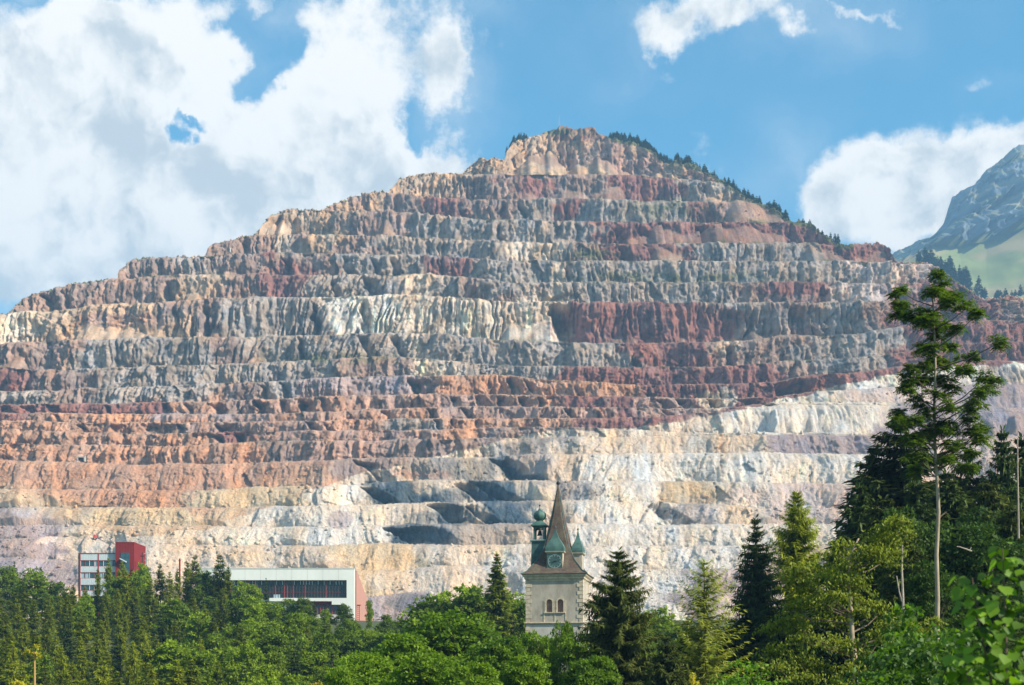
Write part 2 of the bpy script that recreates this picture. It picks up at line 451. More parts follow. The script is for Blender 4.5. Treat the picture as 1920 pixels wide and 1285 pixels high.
# stains and seams of other rock, 'd' with pocket shade painted in: px, py, half widths, kind, strength
PATCH = [(40,978,130,24,'v',1.0),(20,1045,100,32,'v',1.0),(120,1095,40,14,'v',.8),(1640,834,150,14,'v',.9),(1010,575,62,30,'c',.9),(1046,532,13,36,'c',.9),(905,598,110,26,'c',.6),(1330,752,26,18,'c',.9),
 (1362,745,22,18,'c',.8),(200,602,150,13,'p',.8),(620,760,320,26,'p',.55),(1860,760,70,60,'v',.7),(1880,702,50,14,'g',.8),(780,890,60,12,'p',.8),(1330,915,60,18,'y',.5),(1290,960,70,10,'m',.7),(1420,930,90,14,'m',.7),
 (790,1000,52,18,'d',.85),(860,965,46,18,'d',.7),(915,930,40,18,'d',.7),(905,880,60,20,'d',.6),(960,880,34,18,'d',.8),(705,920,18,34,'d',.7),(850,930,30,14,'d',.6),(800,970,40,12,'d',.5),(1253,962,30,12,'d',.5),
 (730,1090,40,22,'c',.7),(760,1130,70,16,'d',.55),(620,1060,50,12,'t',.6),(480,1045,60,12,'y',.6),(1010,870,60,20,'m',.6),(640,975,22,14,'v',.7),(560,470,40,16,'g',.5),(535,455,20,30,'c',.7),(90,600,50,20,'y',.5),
 (1300,945,30,12,'g',.4),(1500,600,60,22,'g',.6),(1330,600,100,26,'r',.6),(1100,260,60,6,'r',.6),(1060,300,70,14,'p',.6),(1175,300,50,20,'p',.7),(1370,650,25,16,'c',.7),(1400,560,200,8,'g',.4),(350,780,80,8,'v',.7)]
# smooth slopes of fine broken rock: px from, px to, face, share of the face they cover
SCREE = [(1200,1490,3,.62),(1490,1680,4,.7),(1205,1300,4,.55),(1340,1500,2,.75),(950,1190,1,.42),(1290,1400,1,.45),(930,1060,7,.55),(130,330,7,.42),(-50,62,8,.5),
 (1150,1350,3,.45),(950,1160,0,.40),(480,560,3,.6),(1200,1480,7,.18),(1180,1300,8,.2),(1010,1120,3,.35),(560,640,7,.18),(500,560,4,.4),(400,470,5,.35),(330,400,6,.4),
 (780,1230,11,.45),(520,780,13,.4),(300,700,12,.4),(440,620,14,.45),(1560,1700,10,.5),(1600,1690,6,.35),(-80,160,18,.95),(-80,130,17,.8),(-80,90,20,.9),(-80,120,21,.8)]
NCOL = 1205
def build_mountain():
    px = np.linspace(-190, 2110, NCOL)
    def line(pts):
        a = np.array(pts, float); return np.interp(px, a[:, 0], a[:, 1])
    sky = line(SKYL) + 2.6*fbm(px/16, px*0+3.3, 4, 0.62)
    L = [sky]
    for k, pts in enumerate(LINES):
        y = line(pts) + 1.8*fbm(px/60, px*0+k*7.7, 4, .6) + 0.6*pn(px/6, px*0+k*3.1)
        y = np.maximum(y, sky); y = np.maximum(y, L[-1]); L.append(y)
    T, Y0 = 0.75, 900.0
    def depth(py):
        a = (H-py)/F
        Y = Y0*T/(T-a)
        Y = Y*(1+0.035*((px-1000)/1000)**2)
        return Y + 16*fbm(px/170, py/400, 3)
    Ys = [depth(y) for y in L]; Zs = [(H-y)/F*Y for y, Y in zip(L, Ys)]
    rows = []   # each: X, Y, Z, ycoord(py), face index, talus weight, lip weight
    def push(Yr, Y, Z, k, tal, lip, fr):
        X = (px-960)/F*Yr
        rows.append((X, Y, Z, np.full(NCOL, k, float), tal, lip, fr))
    # back slope behind the skyline
    Xo = px*0
    for j, (dy, dz) in enumerate([(420, -330), (200, -130), (90, -45), (35, -12), (10, -2)]):
        Yb = Ys[0]+dy; push(Ys[0]+dy*0.3, Yb + 8*pn(px/40, Xo+j), Zs[0]+dz + (3*pn(px/20, Xo+j) if j < 4 else 0), -1, Xo, Xo, Xo)
    rng = np.random.RandomState(3)
    for k in range(len(L)-1):
        yk, yn = L[k], L[k+1]; Yk, Yn = Ys[k], Ys[k+1]; zk, zn = Zs[k], Zs[k+1]
        dz = zk-zn
        nr = int(max(7, round(np.percentile((yn-yk)[(yn-yk) > 6], 60)*0.78)))
        env = np.clip(dz/14.0, 0, 1)
        pyc = 0.5*(yk+yn)
        rubble = 1/(1+np.exp(-(px-1060)/50))*(1/(1+np.exp(-(pyc-850)/18)))      # rough diagonal ground, lower right
        if k == 0: rubble = rubble*0+0.7
        rubble = np.maximum(rubble, 0.6*(1/(1+np.exp(-(px-1600)/30)))*(pyc > 480)*(pyc < 600))
        lowleft = 1/(1+np.exp((px-560)/70))*(1/(1+np.exp(-(pyc-835)/14)))
        low = 1/(1+np.exp(-(pyc-990)/20))
        wbl = np.interp(px, [p[0] for p in WB], [p[1] for p in WB])
        calm = np.maximum(1/(1+np.exp(-(pyc-868)/12)), 1/(1+np.exp(-(pyc-wbl-6)/5))*(px > 700))
        cot = np.minimum(0.30 + 0.10*pn(px/120, Xo+k*5.5) + 0.15*rubble + 0.15*lowleft + 0.1*low + 0.48*calm*np.clip(.8+.7*pn(px/75, Xo+k*4.1), 0, 1.2), 1.08)
        if k == 0: cot = cot+0.35
        toe = Yk - dz*cot
        # pockets
        alc = px*0
        for a, b, kk, dep in ALC:
            if kk != k: continue
            u = (px-a)/(b-a)
            prof = np.clip(u/0.06, 0, 1)*np.clip(1-u, 0, 1)**0.8
            alc = np.maximum(alc, dep*(0.55 if k >= 16 else 1)*prof*(u > 0)*(u < 1))
        al_s = 3.0*pn(np.arange(NCOL)/9.0, Xo+k)
        # heaps of broken rock at the foot
        hs = px*0
        amp = 0.55 if 10 <= k <= 14 else 0.22
        if k in (0, 3): amp = 0.5
        for wl, off in (((34, 0.0), (61, 40.0)) if 10 <= k <= 14 else ((55, 0.0), (95, 40.0))):
            cell = px/wl + off + k*11.3 + 0.35*pn(px/50, Xo+k+off)
            ci = np.floor(cell).astype(int); f = cell-ci
            hh = _ga[(ci*131 + k*517 + int(off)) & 4095]/(2*np.pi)
            tri = 1-np.abs(2*f-1)
            hs = np.maximum(hs, (tri*tri*(3-2*tri))**0.8*np.clip(hh*2.0-0.95, 0, 1)*amp*1.15)
        for za, zb_, kk, zh in SCREE:
            if kk == k:
                w_ = np.clip((px-za)/25, 0, 1)*np.clip((zb_-px)/25, 0, 1)
                hs = np.maximum(hs, w_*zh*(1+0.28*fbm(px/70, Xo+k*2.2, 2)))
        hs = hs*(1-0.6*rubble)*(1-0.6*low) + np.clip(0.10+0.20*fbm(px/70, Xo+k*9.1, 3), 0, 1) + 0.12*rubble*(1+pn(px/40, Xo+k))
        hs = hs*dz
        for i in range(nr+1):
            s = i/nr
            z = zk - dz*s
            dn = zk - z
            u = Ys[k]*0+(px-960)/F*(Yk-dn*cot)
            sl = 0.22*pn(u/140, Xo+k*3.7) + 0.5*rubble*(0.5+pn(u/90, z/60)) + 0.75*np.clip((px-560)/40, 0, 1)*np.clip((860-px)/60, 0, 1)*(5 < k < 9)*0.35
            uu = u + sl*dn
            q = k*13.7
            wz = 0.25*pn(u/30, z/14+q)
            fl = (6.0*ridge(uu/70, z/260+q, 1) + 6.0*ridge(uu/30+3+wz, z/130+q, 1) + 6.5*ridge(uu/12.5+wz, z/80+q, 1)
                  + 4.0*ridge(uu/5.6, z/40+q, 1) + 1.6*ridge(uu/2.9, z/18+q, 1))
            fl = fl*(1-0.45*rubble)*(1-0.55*lowleft)*(1-0.35*low)
            wx = pn(u/22, z/22+q); 
            lump = 2.6*fbm(u/17+wx, z/15+q, 4, 0.62)
            lump = lump*(1+0.9*rubble+0.4*lowleft+(0.5 if k >= 10 else 0.1))
            steps = 0.9*np.abs(pn(u/60, z/3.2+q*3))*4
            loc = 0.55+0.6*np.clip(0.5+pn(u/85, Xo+q*1.9+z/90), 0, 1.4)
            cr = np.abs(pn(uu/9.5+wz, z/90+q+5)); cr2 = np.abs(pn(uu/4.6+wz, z/45+q+9))
            crack = (7.5*np.exp(-(cr/.085)**2)*np.clip(0.55+1.3*pn(u/60, z/50+q), 0, 1) + 3.2*np.exp(-(cr2/.13)**2)*np.clip(0.5+1.3*pn(u/45+7, z/50+q), 0, 1))*(1-.5*rubble)*(1-.4*low)
            wz2 = 2.5*pn(u/11, z/11+q)
            fac = 10*facet((uu+wz2)/30, z/75+q, 1, 1.0) + 6*facet((uu+wz2)/11, z/32+q, 2, 1.2) + 3.6*facet(uu/5.0, z/11+q, 3, 1.2) + 1.9*facet(uu/2.6, z/4.2+q, 4, 1.2)
            fm = np.clip(0.62+1.15*pn(u/110+3.3*k, z/70+q) + 0.5*pn(u/45, z/30+q), 0.08, 1.25)
            fm = fm*(.55, 1., .75, .6, 1., 1.15, .7, 1.35, 1., .7, .8, .6, .5, .5, .6, .7, .9, .8, .5, .7, .6, .6, .6)[k]
            d = -fac*(0.50+0.45*rubble+0.38*(1.1-fm))*(1-0.25*low) - fl*0.50*loc*(0.35+0.65*fm) + crack*fm - 0.75*lump - steps*0.12 + 3.5
            d = d*(1-0.62*calm*(1-.8*np.clip(alc/12, 0, 1)))
            crest = np.clip(dn/(0.05*dz+0.5), 0.0, 1)
            d = d*env
            Yf = Yk - dn*cot - 8.0*env*(1-np.exp(-dn/3.5)) + d*(0.35+0.65*np.clip(dn/1.5, 0, 1)) + np.interp(np.arange(NCOL) + 4.0*pn(u/30, z/16+q)+2.0*pn(u/9, z/6+q)-(30 if k >= 16 else 8)*(s-0.5), np.arange(NCOL), alc)*np.clip((dn-(0.10+0.12*pn(u/14, Xo+q))*dz)/(0.12*dz+0.1), 0, 1)
            hz = zn + hs
            Yt = (toe + alc*0.45 + 5) - (hz - z)*1.28 + 0.9*fbm(u/7, z/7+q, 3, 0.6)
            tal = np.where((z < hz) & (Yt < Yf), 1.0, 0.0)
            Y = np.where(tal > 0, Yt, Yf)
            Y = np.maximum(Y, Yn + 2.0)*1.0
            lip = np.exp(-dn/1.8)
            push(Yk-dn*cot, Y, z, k, tal, lip, Xo+s)
        if k < len(L)-2:
            Ylast = rows[-1][1]
            for w_, b_ in ((0.5, 0.6), (0.93, 1.1)):
                push((toe*(1-w_)+Yn*w_), Ylast*(1-w_)+(Yn+1.5)*w_, zn + b_*env*(0.5+0.8*pn(px/5, Xo+k+w_)), k+1, Xo, Xo+1.0, Xo)
    X = np.array([r[0] for r in rows], np.float32); Y = np.array([r[1] for r in rows], np.float32); Z = np.array([r[2] for r in rows], np.float32)
    K = np.array([r[3] for r in rows]); TAL = np.array([r[4] for r in rows]); LIP = np.array([r[5] for r in rows]); S = np.array([r[6] for r in rows])
    # ---------- mineral colours, with some pocket shade in the dark slate
    PX = 960 + F*X/Y; PY = H - F*Z/Y
    wx = 60*fbm(X/75, Z/55, 4, 0.62)
    Kc = np.clip(K, 0, len(GRID)-1).astype(int)
    cc = (PX + wx)/80.0 - 0.5
    c0 = np.clip(np.floor(cc), 0, 22).astype(int); f = np.clip(cc-c0, 0, 1)
    f = np.clip((f-0.5)*2.2+0.5, 0, 1); f = f*f*(3-2*f)
    codes = list(PAL.keys()); P3 = np.array([PAL[c] for c in codes], np.float32)
    G = np.array([[codes.index(ch) for ch in (row+"mmmmmmmmmmmmmmmmmmmmmmmm")[:24]] for row in GRID])
    wb = np.interp(PX, [p[0] for p in WB], [p[1] for p in WB]) + 5*fbm(X/20, Z/20, 3)
    below = (PY > wb)
    def look(ci):
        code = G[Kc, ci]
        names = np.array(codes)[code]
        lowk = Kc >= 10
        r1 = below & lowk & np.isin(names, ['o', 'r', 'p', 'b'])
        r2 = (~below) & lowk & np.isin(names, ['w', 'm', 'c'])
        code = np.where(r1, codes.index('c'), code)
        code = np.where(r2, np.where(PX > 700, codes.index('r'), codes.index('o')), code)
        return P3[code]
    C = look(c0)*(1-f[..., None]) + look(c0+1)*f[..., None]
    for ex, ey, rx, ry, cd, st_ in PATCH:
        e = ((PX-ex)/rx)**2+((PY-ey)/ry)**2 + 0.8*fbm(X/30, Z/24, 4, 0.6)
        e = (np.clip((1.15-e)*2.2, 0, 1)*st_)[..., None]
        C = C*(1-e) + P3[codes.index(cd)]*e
    # yellowing just above the pale ground on the left
    yl = np.exp(-((PY-(wb-14))/24)**2)*np.clip((640-PX)/200, 0, 1)*(Kc >= 15)
    C = C*(1-0.75*yl[..., None]) + P3[codes.index('y')]*0.75*yl[..., None]
    sc = np.array([.36, .235, .165], np.float32)
    pale = C.mean(-1, keepdims=True) > 0.36
    scree = np.where(pale, C*1.05, C*0.5+sc*0.55)
    C = C*(1-TAL[..., None]) + scree*TAL[..., None]
    q = Kc*13.7
    st = 1 + 0.36*pn(X/3.4, Z/34+q) + 0.30*pn(X/9, Z/50+q) + 0.22*fbm(X/14, Z/16, 4, 0.65)*(1-0.5*TAL)
    hue = 0.6*fbm(X/24+9, Z/34, 4, 0.65)
    wbl = np.interp(PX, [p[0] for p in WB], [p[1] for p in WB])
    calm = np.maximum(1/(1+np.exp(-(PY-868)/12)), 1/(1+np.exp(-np.clip((PY-wbl-6)/5, -40, 40)))*(PX > 700))
    st = 1+(st-1)*(1-.55*calm)
    C = C*np.clip(st, 0.45, 1.6)[..., None]
    C = C*np.stack([1+0.22*hue, 1+0.02*hue, 1-0.24*hue], -1)
    veins = np.clip(ridge(X/16+0.3*Z/40, Z/45+3, 2)-1.1, 0, 1)*0.7
    C = C*(1-veins[..., None]) + np.array([.56, .48, .38])*veins[..., None]
    lipc = C*0.5 + np.array([.50, .40, .31])*0.55
    LW = (np.clip(LIP, 0, 1)*np.clip(0.5+1.1*fbm(X/50, Z/8+5, 3, .6), 0.05, .6))[..., None]
    C = C*(1-LW) + lipc*LW
    # plants on the ledges of the upper benches
    gn = fbm(X/26, Z/12+2, 4, 0.65)
    grassy = np.clip((gn-0.05)*3.2, 0, 1)*np.clip((735-PY)/60, 0, 1)*np.maximum(np.clip((S-0.72)*4, 0, 1)*0.8, (LIP > 0.85)*0.8)
    patch = np.exp(-((PX-1260)/70)**2-((PY-392)/16)**2) + np.exp(-((PX-1110)/60)**2-((PY-478)/14)**2) + np.exp(-((PX-1250)/230)**2-((PY-520)/10)**2) \
        + np.exp(-((PX-1050)/45)**2-((PY-247)/6)**2)*2 + np.exp(-((PX-620)/120)**2-((PY-672)/9)**2)
    grassy = np.clip(np.maximum(grassy, patch*np.clip(0.7+1.2*gn, 0, 1)*0.8), 0, 0.85)
    sk = np.interp(PX, [p[0] for p in SKYL], [p[1] for p in SKYL])
    edge = np.clip(1-(PY-sk)/(9+5*gn), 0, 1)*((PX > 1135)*(PX < 1600))
    grassy = np.maximum(grassy, np.clip(edge*1.6, 0, 0.9))
    grassy = np.maximum(grassy, (K < 0)*0.8)
    C = C*(1-grassy[..., None]) + np.array([.13, .145, .05])*grassy[..., None]
    sm = np.exp(-((PX-1085)/75)**2)*np.clip(1-(PY-243)/16, 0, 1)*(1-grassy)
    C = C*(1-sm[..., None]*0.8)+np.array([.24, .10, .07])*sm[..., None]*0.8
    C = np.clip(C, 0.02, 0.8)
    n, m = X.shape
    print('MOUNTAIN', n, m, n*m*2)
    V = np.stack([X, Y, Z], -1).reshape(-1, 3)
    I = np.arange(n*m).reshape(n, m)
    Q = np.stack([I[:-1, :-1], I[1:, :-1], I[1:, 1:], I[:-1, 1:]], -1).reshape(-1, 4)
    me = mesh_np("quarry_mountain", V, Q, smooth=False, col=C.reshape(-1, 3))
    m_ = bpy.data.materials.new("quarry_rock"); m_.use_nodes = True
    t = NT(m_.node_tree)
    at = t.n('ShaderNodeAttribute', attribute_name='col')
    obj = t.n('ShaderNodeTexCoord').outputs['Object']
    mp = t.n('ShaderNodeMapping'); t.put(mp.inputs[0], obj); mp.inputs['Scale'].default_value = (1, 1, 0.45)
    nz = t.noise(mp.outputs[0], 0.42, 6, 0.72)
    c = t.mix(1.0, at.outputs['Color'], t.mix(t.ramp(nz, 0.3, 0.72), (0.80, 0.80, 0.82), (1.18, 1.17, 1.15)), 'MULTIPLY')
    d = t.n('ShaderNodeBsdfDiffuse'); t.put(d.inputs[0], c); d.inputs['Roughness'].default_value = 0.6
    bp = t.n('ShaderNodeBump'); bp.inputs['Distance'].default_value = 3.2; bp.inputs['Strength'].default_value = 1.0
    t.put(bp.inputs['Height'], nz); t.put(d.inputs['Normal'], bp.outputs[0])
    o = t.n('ShaderNodeOutputMaterial'); t.put(o.inputs[0], d.outputs[0])
    ob = tag(link("quarry_mountain", me, m_), kind="structure")
    return X, Y, Z, PX, PY, K, C
MX, MY, MZ, MPX, MPY, MK, MC = build_mountain()
def on_mountain(px, py):
    """surface point of the mountain seen at photograph pixel px, py (nearest visible)"""
    j = int(round((px+190)/2300*(NCOL-1)))
    js = slice(max(0, j-2), j+3)
    d = (MPX[:, js]-px)**2 + (MPY[:, js]-py)**2*1.5 + (MK[:, js] < 0)*1e6
    i = np.unravel_index(np.argmin(d), d.shape)
    return np.array([MX[:, js][i], MY[:, js][i], MZ[:, js][i]])

def boulders():
    r = np.random.RandomState(8); n, m = MX.shape; N = 4200
    i = r.randint(8, n-2, N*3); j = r.randint(4, m-4, N*3)
    k = MK[i, j]; dz = np.abs(MZ[i+1, j]-MZ[i, j]); flat = (dz < 0.6) | (r.rand(N*3) < .25)
    ok = (k >= 0) & flat; i = i[ok][:N]; j = j[ok][:N]; n_ = len(i)
    s = .7+1.6*r.rand(n_)**3; c = np.stack([MX[i, j], MY[i, j]-s*.3, MZ[i, j]+s*.2], -1)
    u = np.array([(1, 0, 0), (-1, 0, 0), (0, 1, 0), (0, -1, 0), (0, 0, 1), (0, 0, -1)], float)
    V = c[:, None, :] + (u[None]*(.6+.8*r.rand(n_, 6, 1)) + (r.rand(n_, 6, 3)-.5)*.5)*s[:, None, None]
    T = np.array([(0, 2, 4), (2, 1, 4), (1, 3, 4), (3, 0, 4), (2, 0, 5), (1, 2, 5), (3, 1, 5), (0, 3, 5)])
    Fc = (np.arange(n_)[:, None, None]*6 + T[None]).reshape(-1, 3)
    col = MC[i, j]*(.8+.5*r.rand(n_, 1))
    me = mesh_np("boulders", V.reshape(-1, 3), Fc, col=np.repeat(np.clip(col, 0, .8), 6, axis=0))
    tag(link("boulders", me, bpy.data.materials["quarry_rock"]), "loose blasted blocks lying along the terraces of the mine", "boulders", None, "stuff")
boulders()

# ------------------------------------------------------------------ the far alp with its meadow
def build_alp():
    pts = [(1500,560),(1600,520),(1684,470),(1700,462),(1745,447),(1770,418),(1785,372),(1805,355),(1825,350),(1845,325),(1868,305),(1885,290),(1905,278),(1920,270),(1960,258),(2050,262),(2200,300),(2400,360),(2700,480)]
    px = np.linspace(1560, 2300, 380)
    a = np.array(pts, float)
    top = np.interp(px, a[:, 0], a[:, 1]) + 5*fbm(px/30, px*0, 5, 0.6)
    n = 160; Yt = 4300.0
    # line where the cliffs stand on the meadow
    b = np.array([(1480,600),(1600,540),(1684,500),(1750,458),(1800,462),(1850,452),(1900,432),(1960,410),(2100,420),(2700,560)], float)
    foot = np.interp(px, b[:, 0], b[:, 1])
    X = []; Y = []; Z = []; R = []
    for j, (dy, dz) in enumerate([(2500, -1300), (900, -450), (250, -90)]):
        X.append((px-960)/F*(Yt+dy*0.3)); Y.append(px*0+Yt+dy); Z.append((H-top)/F*Yt+dz); R.append(px*0)
    for i in range(n+1):
        s = i/n
        if s < 0.6:
            q = s/0.6; Yr = Yt - 650*q**1.2; py = top + (foot-top)*q; rock = 1.0
            py = np.maximum(py, top)
        else:
            q = (s-0.6)/0.4; Yr = Yt-650 - 1250*q; py = foot + (760-foot)*q; rock = 0.0
        Xr = (px-960)/F*Yr
        z = (H-py)/F*Yr
        if rock:
            amp = min(1, s*12)
            dd = amp*(-60*ridge((Xr-0.5*z)/330, z/520, 4, 0.6) + 40 - 70*facet((Xr-.5*z)/120, z/300, 5, 1.0) - 45*facet((Xr-.4*z)/45, z/110, 6, 1.1) - 22*facet((Xr-.3*z)/18, z/36, 7, 1.1))
            z = z + 0*dd
        else:
            dd = 25*fbm(Xr/420+z/900, z/500, 4) + 10*min(1, q*5)*fbm(Xr/90, z/90, 3)
        X.append(Xr); Y.append(px*0+Yr+dd); Z.append(z); R.append(px*0+rock)
    X = np.array(X); Y = np.array(Y); Z = np.array(Z); R = np.array(R)
    nz = fbm(X/130, Z/110, 5, 0.6)
    ledge = np.clip(0.5+1.8*fbm(X/300+4, Z/90, 4, 0.6), 0, 1)*R
    rock = np.array([.105, .13, .155])*(1+0.35*nz[..., None])  # part of the distance haze is put into the rock's blue
    grass = np.array([.17, .20, .07])*(1+0.25*fbm(X/160+(Z/160), Z/60, 4)[..., None])
    grass2 = np.array([.28, .23, .12])
    tpat = np.clip(0.25+fbm(X/240-Z/260, Z/110, 5, .6)*1.6, 0, 0.9)[..., None]
    grass = grass*(1-tpat)+grass2*tpat
    wr = np.clip(R*(1-0.55*np.clip(ledge*2.2-1.1, 0, 1)), 0, 1)[..., None]
    rock = rock*np.clip(1+0.55*pn(X/26, Z/80)+0.4*pn(X/60+Z/90, Z/50)+.25*pn(X/12, Z/14), .4, 1.9)[..., None]
    C = rock*wr + grass*(1-wr)
    nn, m = X.shape
    I = np.arange(nn*m).reshape(nn, m)
    Q = np.stack([I[:-1, :-1], I[1:, :-1], I[1:, 1:], I[:-1, 1:]], -1).reshape(-1, 4)
    me = mesh_np("alpine_mountain", np.stack([X, Y, Z], -1).reshape(-1, 3), Q, smooth=False, col=np.clip(C, 0.02, 0.6).reshape(-1, 3))
    tag(link("alpine_mountain", me, principled("alp_rock", (1, 1, 1), 0.95, attr=True, spec=0.1)), kind="structure")
build_alp()
# a wooded spur between the mine and the alp
def build_spur():
    px = np.linspace(1600, 2300, 120)
    a = np.array([(1600,540),(1700,500),(1745,508),(1800,540),(1840,572),(1870,580),(1900,566),(1940,560),(2300,600)], float)
    top = np.interp(px, a[:, 0], a[:, 1])+2*fbm(px/20, px*0, 3)
    X = []; Y = []; Z = []
    for dy, dz in ((500, -300), (120, -50), (0, 0), (-60, -45), (-200, -180), (-420, -420)):
        Yr = 2450+dy; X.append((px-960)/F*2450); Y.append(px*0+Yr); Z.append((H-top)/F*2450+dz)
    X = np.array(X); Y = np.array(Y); Z = np.array(Z); n, m = X.shape
    I = np.arange(n*m).reshape(n, m)
    Q = np.stack([I[:-1, :-1], I[1:, :-1], I[1:, 1:], I[:-1, 1:]], -1).reshape(-1, 4)
    me = mesh_np("wooded_hill", np.stack([X, Y, Z], -1).reshape(-1, 3), Q, smooth=True)
    tag(link("wooded_hill", me, principled("hill_grass", (0.07, 0.11, 0.035), 0.95, col2=(.1, .12, .05), nscale=0.02)), kind="structure")
build_spur()
# ------------------------------------------------------------------ building materials
M = MATS
M['plaster'] = principled("tower_plaster", (.37, .335, .275), 0.9, col2=(.26, .23, .185), nscale=0.9, bump=0.02, nstretch=(1, 1, .5))
M['plaster_low'] = principled("tower_plaster_lower", (.42, .40, .36), 0.9, col2=(.34, .31, .27), nscale=0.8, bump=0.02)
M['stone'] = principled("tower_stone", (.50, .43, .32), 0.9, col2=(.34, .28, .20), nscale=2.0, bump=0.02)
M['copper'] = principled("green_copper", (.062, .135, .112), 0.6, col2=(.028, .07, .066), nscale=1.3, nstretch=(1, 1, .35), metal=0.0, spec=0.4)
M['copper_dark'] = principled("dark_copper", (.055, .115, .11), 0.6, col2=(.03, .06, .06), nscale=1.2)
M['dark'] = principled("dark_metal", (.02, .02, .022), 0.5)
M['bell'] = principled("bell_bronze", (.035, .03, .025), 0.4, metal=0.6)
M['shutter'] = principled("shutter_brown", (.30, .19, .15), 0.8, col2=(.22, .12, .10), nscale=3)
M['hand'] = principled("clock_gold", (.02, .025, .025), 0.5)
M['mark'] = principled("clock_marks", (.24, .33, .30), 0.6)
M['white_wall'] = principled("white_panels", (.66, .68, .64), 0.7, col2=(.58, .60, .57), nscale=0.12, nstretch=(1, 1, .4))
M['pink_wall'] = principled("pink_wall", (.42, .20, .155), 0.8, col2=(.36, .20, .165), nscale=0.2)
M['red_wall'] = principled("red_cladding", (.19, .014, .016), 0.65, col2=(.155, .015, .018), nscale=0.3)
M['red_frame'] = principled("red_frame", (.27, .035, .035), 0.6)
M['glass_dark'] = principled("dark_glass", (.03, .03, .035), 0.25, col2=(.05, .042, .045), nscale=0.3, spec=0.5)
M['glass_blue'] = principled("blue_glass", (.035, .075, .095), 0.2, spec=0.6)
M['glass_pale'] = principled("pale_glass", (.30, .40, .44), 0.3, spec=0.5)
M['panel'] = principled("metal_panel", (.50, .56, .58), 0.55, col2=(.42, .47, .50), nscale=0.5)
M['concrete'] = principled("concrete", (.45, .43, .40), 0.9, col2=(.36, .34, .31), nscale=0.7)

def shingle_mat():
    m = bpy.data.materials.new("roof_shingles"); m.use_nodes = True
    t = NT(m.node_tree)
    b = t.n('ShaderNodeBsdfPrincipled'); o = t.n('ShaderNodeOutputMaterial'); t.put(o.inputs[0], b.outputs[0])
    tc = t.n('ShaderNodeTexCoord').outputs['Object']
    sp = t.n('ShaderNodeSeparateXYZ'); t.put(sp.inputs[0], tc)
    ang = t.m('ADD', sp.outputs[0], t.m('MULTIPLY', sp.outputs[1], 1.3))
    cb = t.n('ShaderNodeCombineXYZ'); t.put(cb.inputs[0], ang); t.put(cb.inputs[1], sp.outputs[2])
    br = t.n('ShaderNodeTexBrick'); t.put(br.inputs[0], cb.outputs[0])
    br.inputs['Scale'].default_value = 1.0; br.inputs['Brick Width'].default_value = 0.22; br.inputs['Row Height'].default_value = 0.16
    br.inputs['Mortar Size'].default_value = 0.015
    br.inputs['Color1'].default_value = (.075, .055, .045, 1); br.inputs['Color2'].default_value = (.12, .088, .07, 1); br.inputs['Mortar'].default_value = (.05, .04, .035, 1)
    nz = t.noise(tc, 0.9, 5, 0.6)
    c = t.mix(t.ramp(nz, 0.4, 0.75), br.outputs[0], (.14, .12, .085))
    t.put(b.inputs['Base Color'], c); b.inputs['Roughness'].default_value = 0.85; b.inputs['Specular IOR Level'].default_value = 0.2
    bp = t.n('ShaderNodeBump'); bp.inputs['Distance'].default_value = 0.03; t.put(bp.inputs['Height'], br.outputs['Fac']); bp.invert = True
    t.put(b.inputs['Normal'], bp.outputs[0])
    return m
M['shingle'] = shingle_mat()

# ------------------------------------------------------------------ church tower
def sq(h, z, cut=0.0, sx=1.0, sy=1.0, cx=0.0, cy=0.0):
    """square ring with cut corners"""
    c = h*cut; r = []
    for a, b in ((-1, -1), (1, -1), (1, 1), (-1, 1)):
        p = [(a*h, b*(h-c)), (a*(h-c), b*h)]
        if (a*b) > 0: p = p if a > 0 else p
        r += p if (a, b) in ((-1, -1), (1, 1)) else p[::-1]
    return [(cx+sx*x, cy+sy*y, z) for x, y in r]

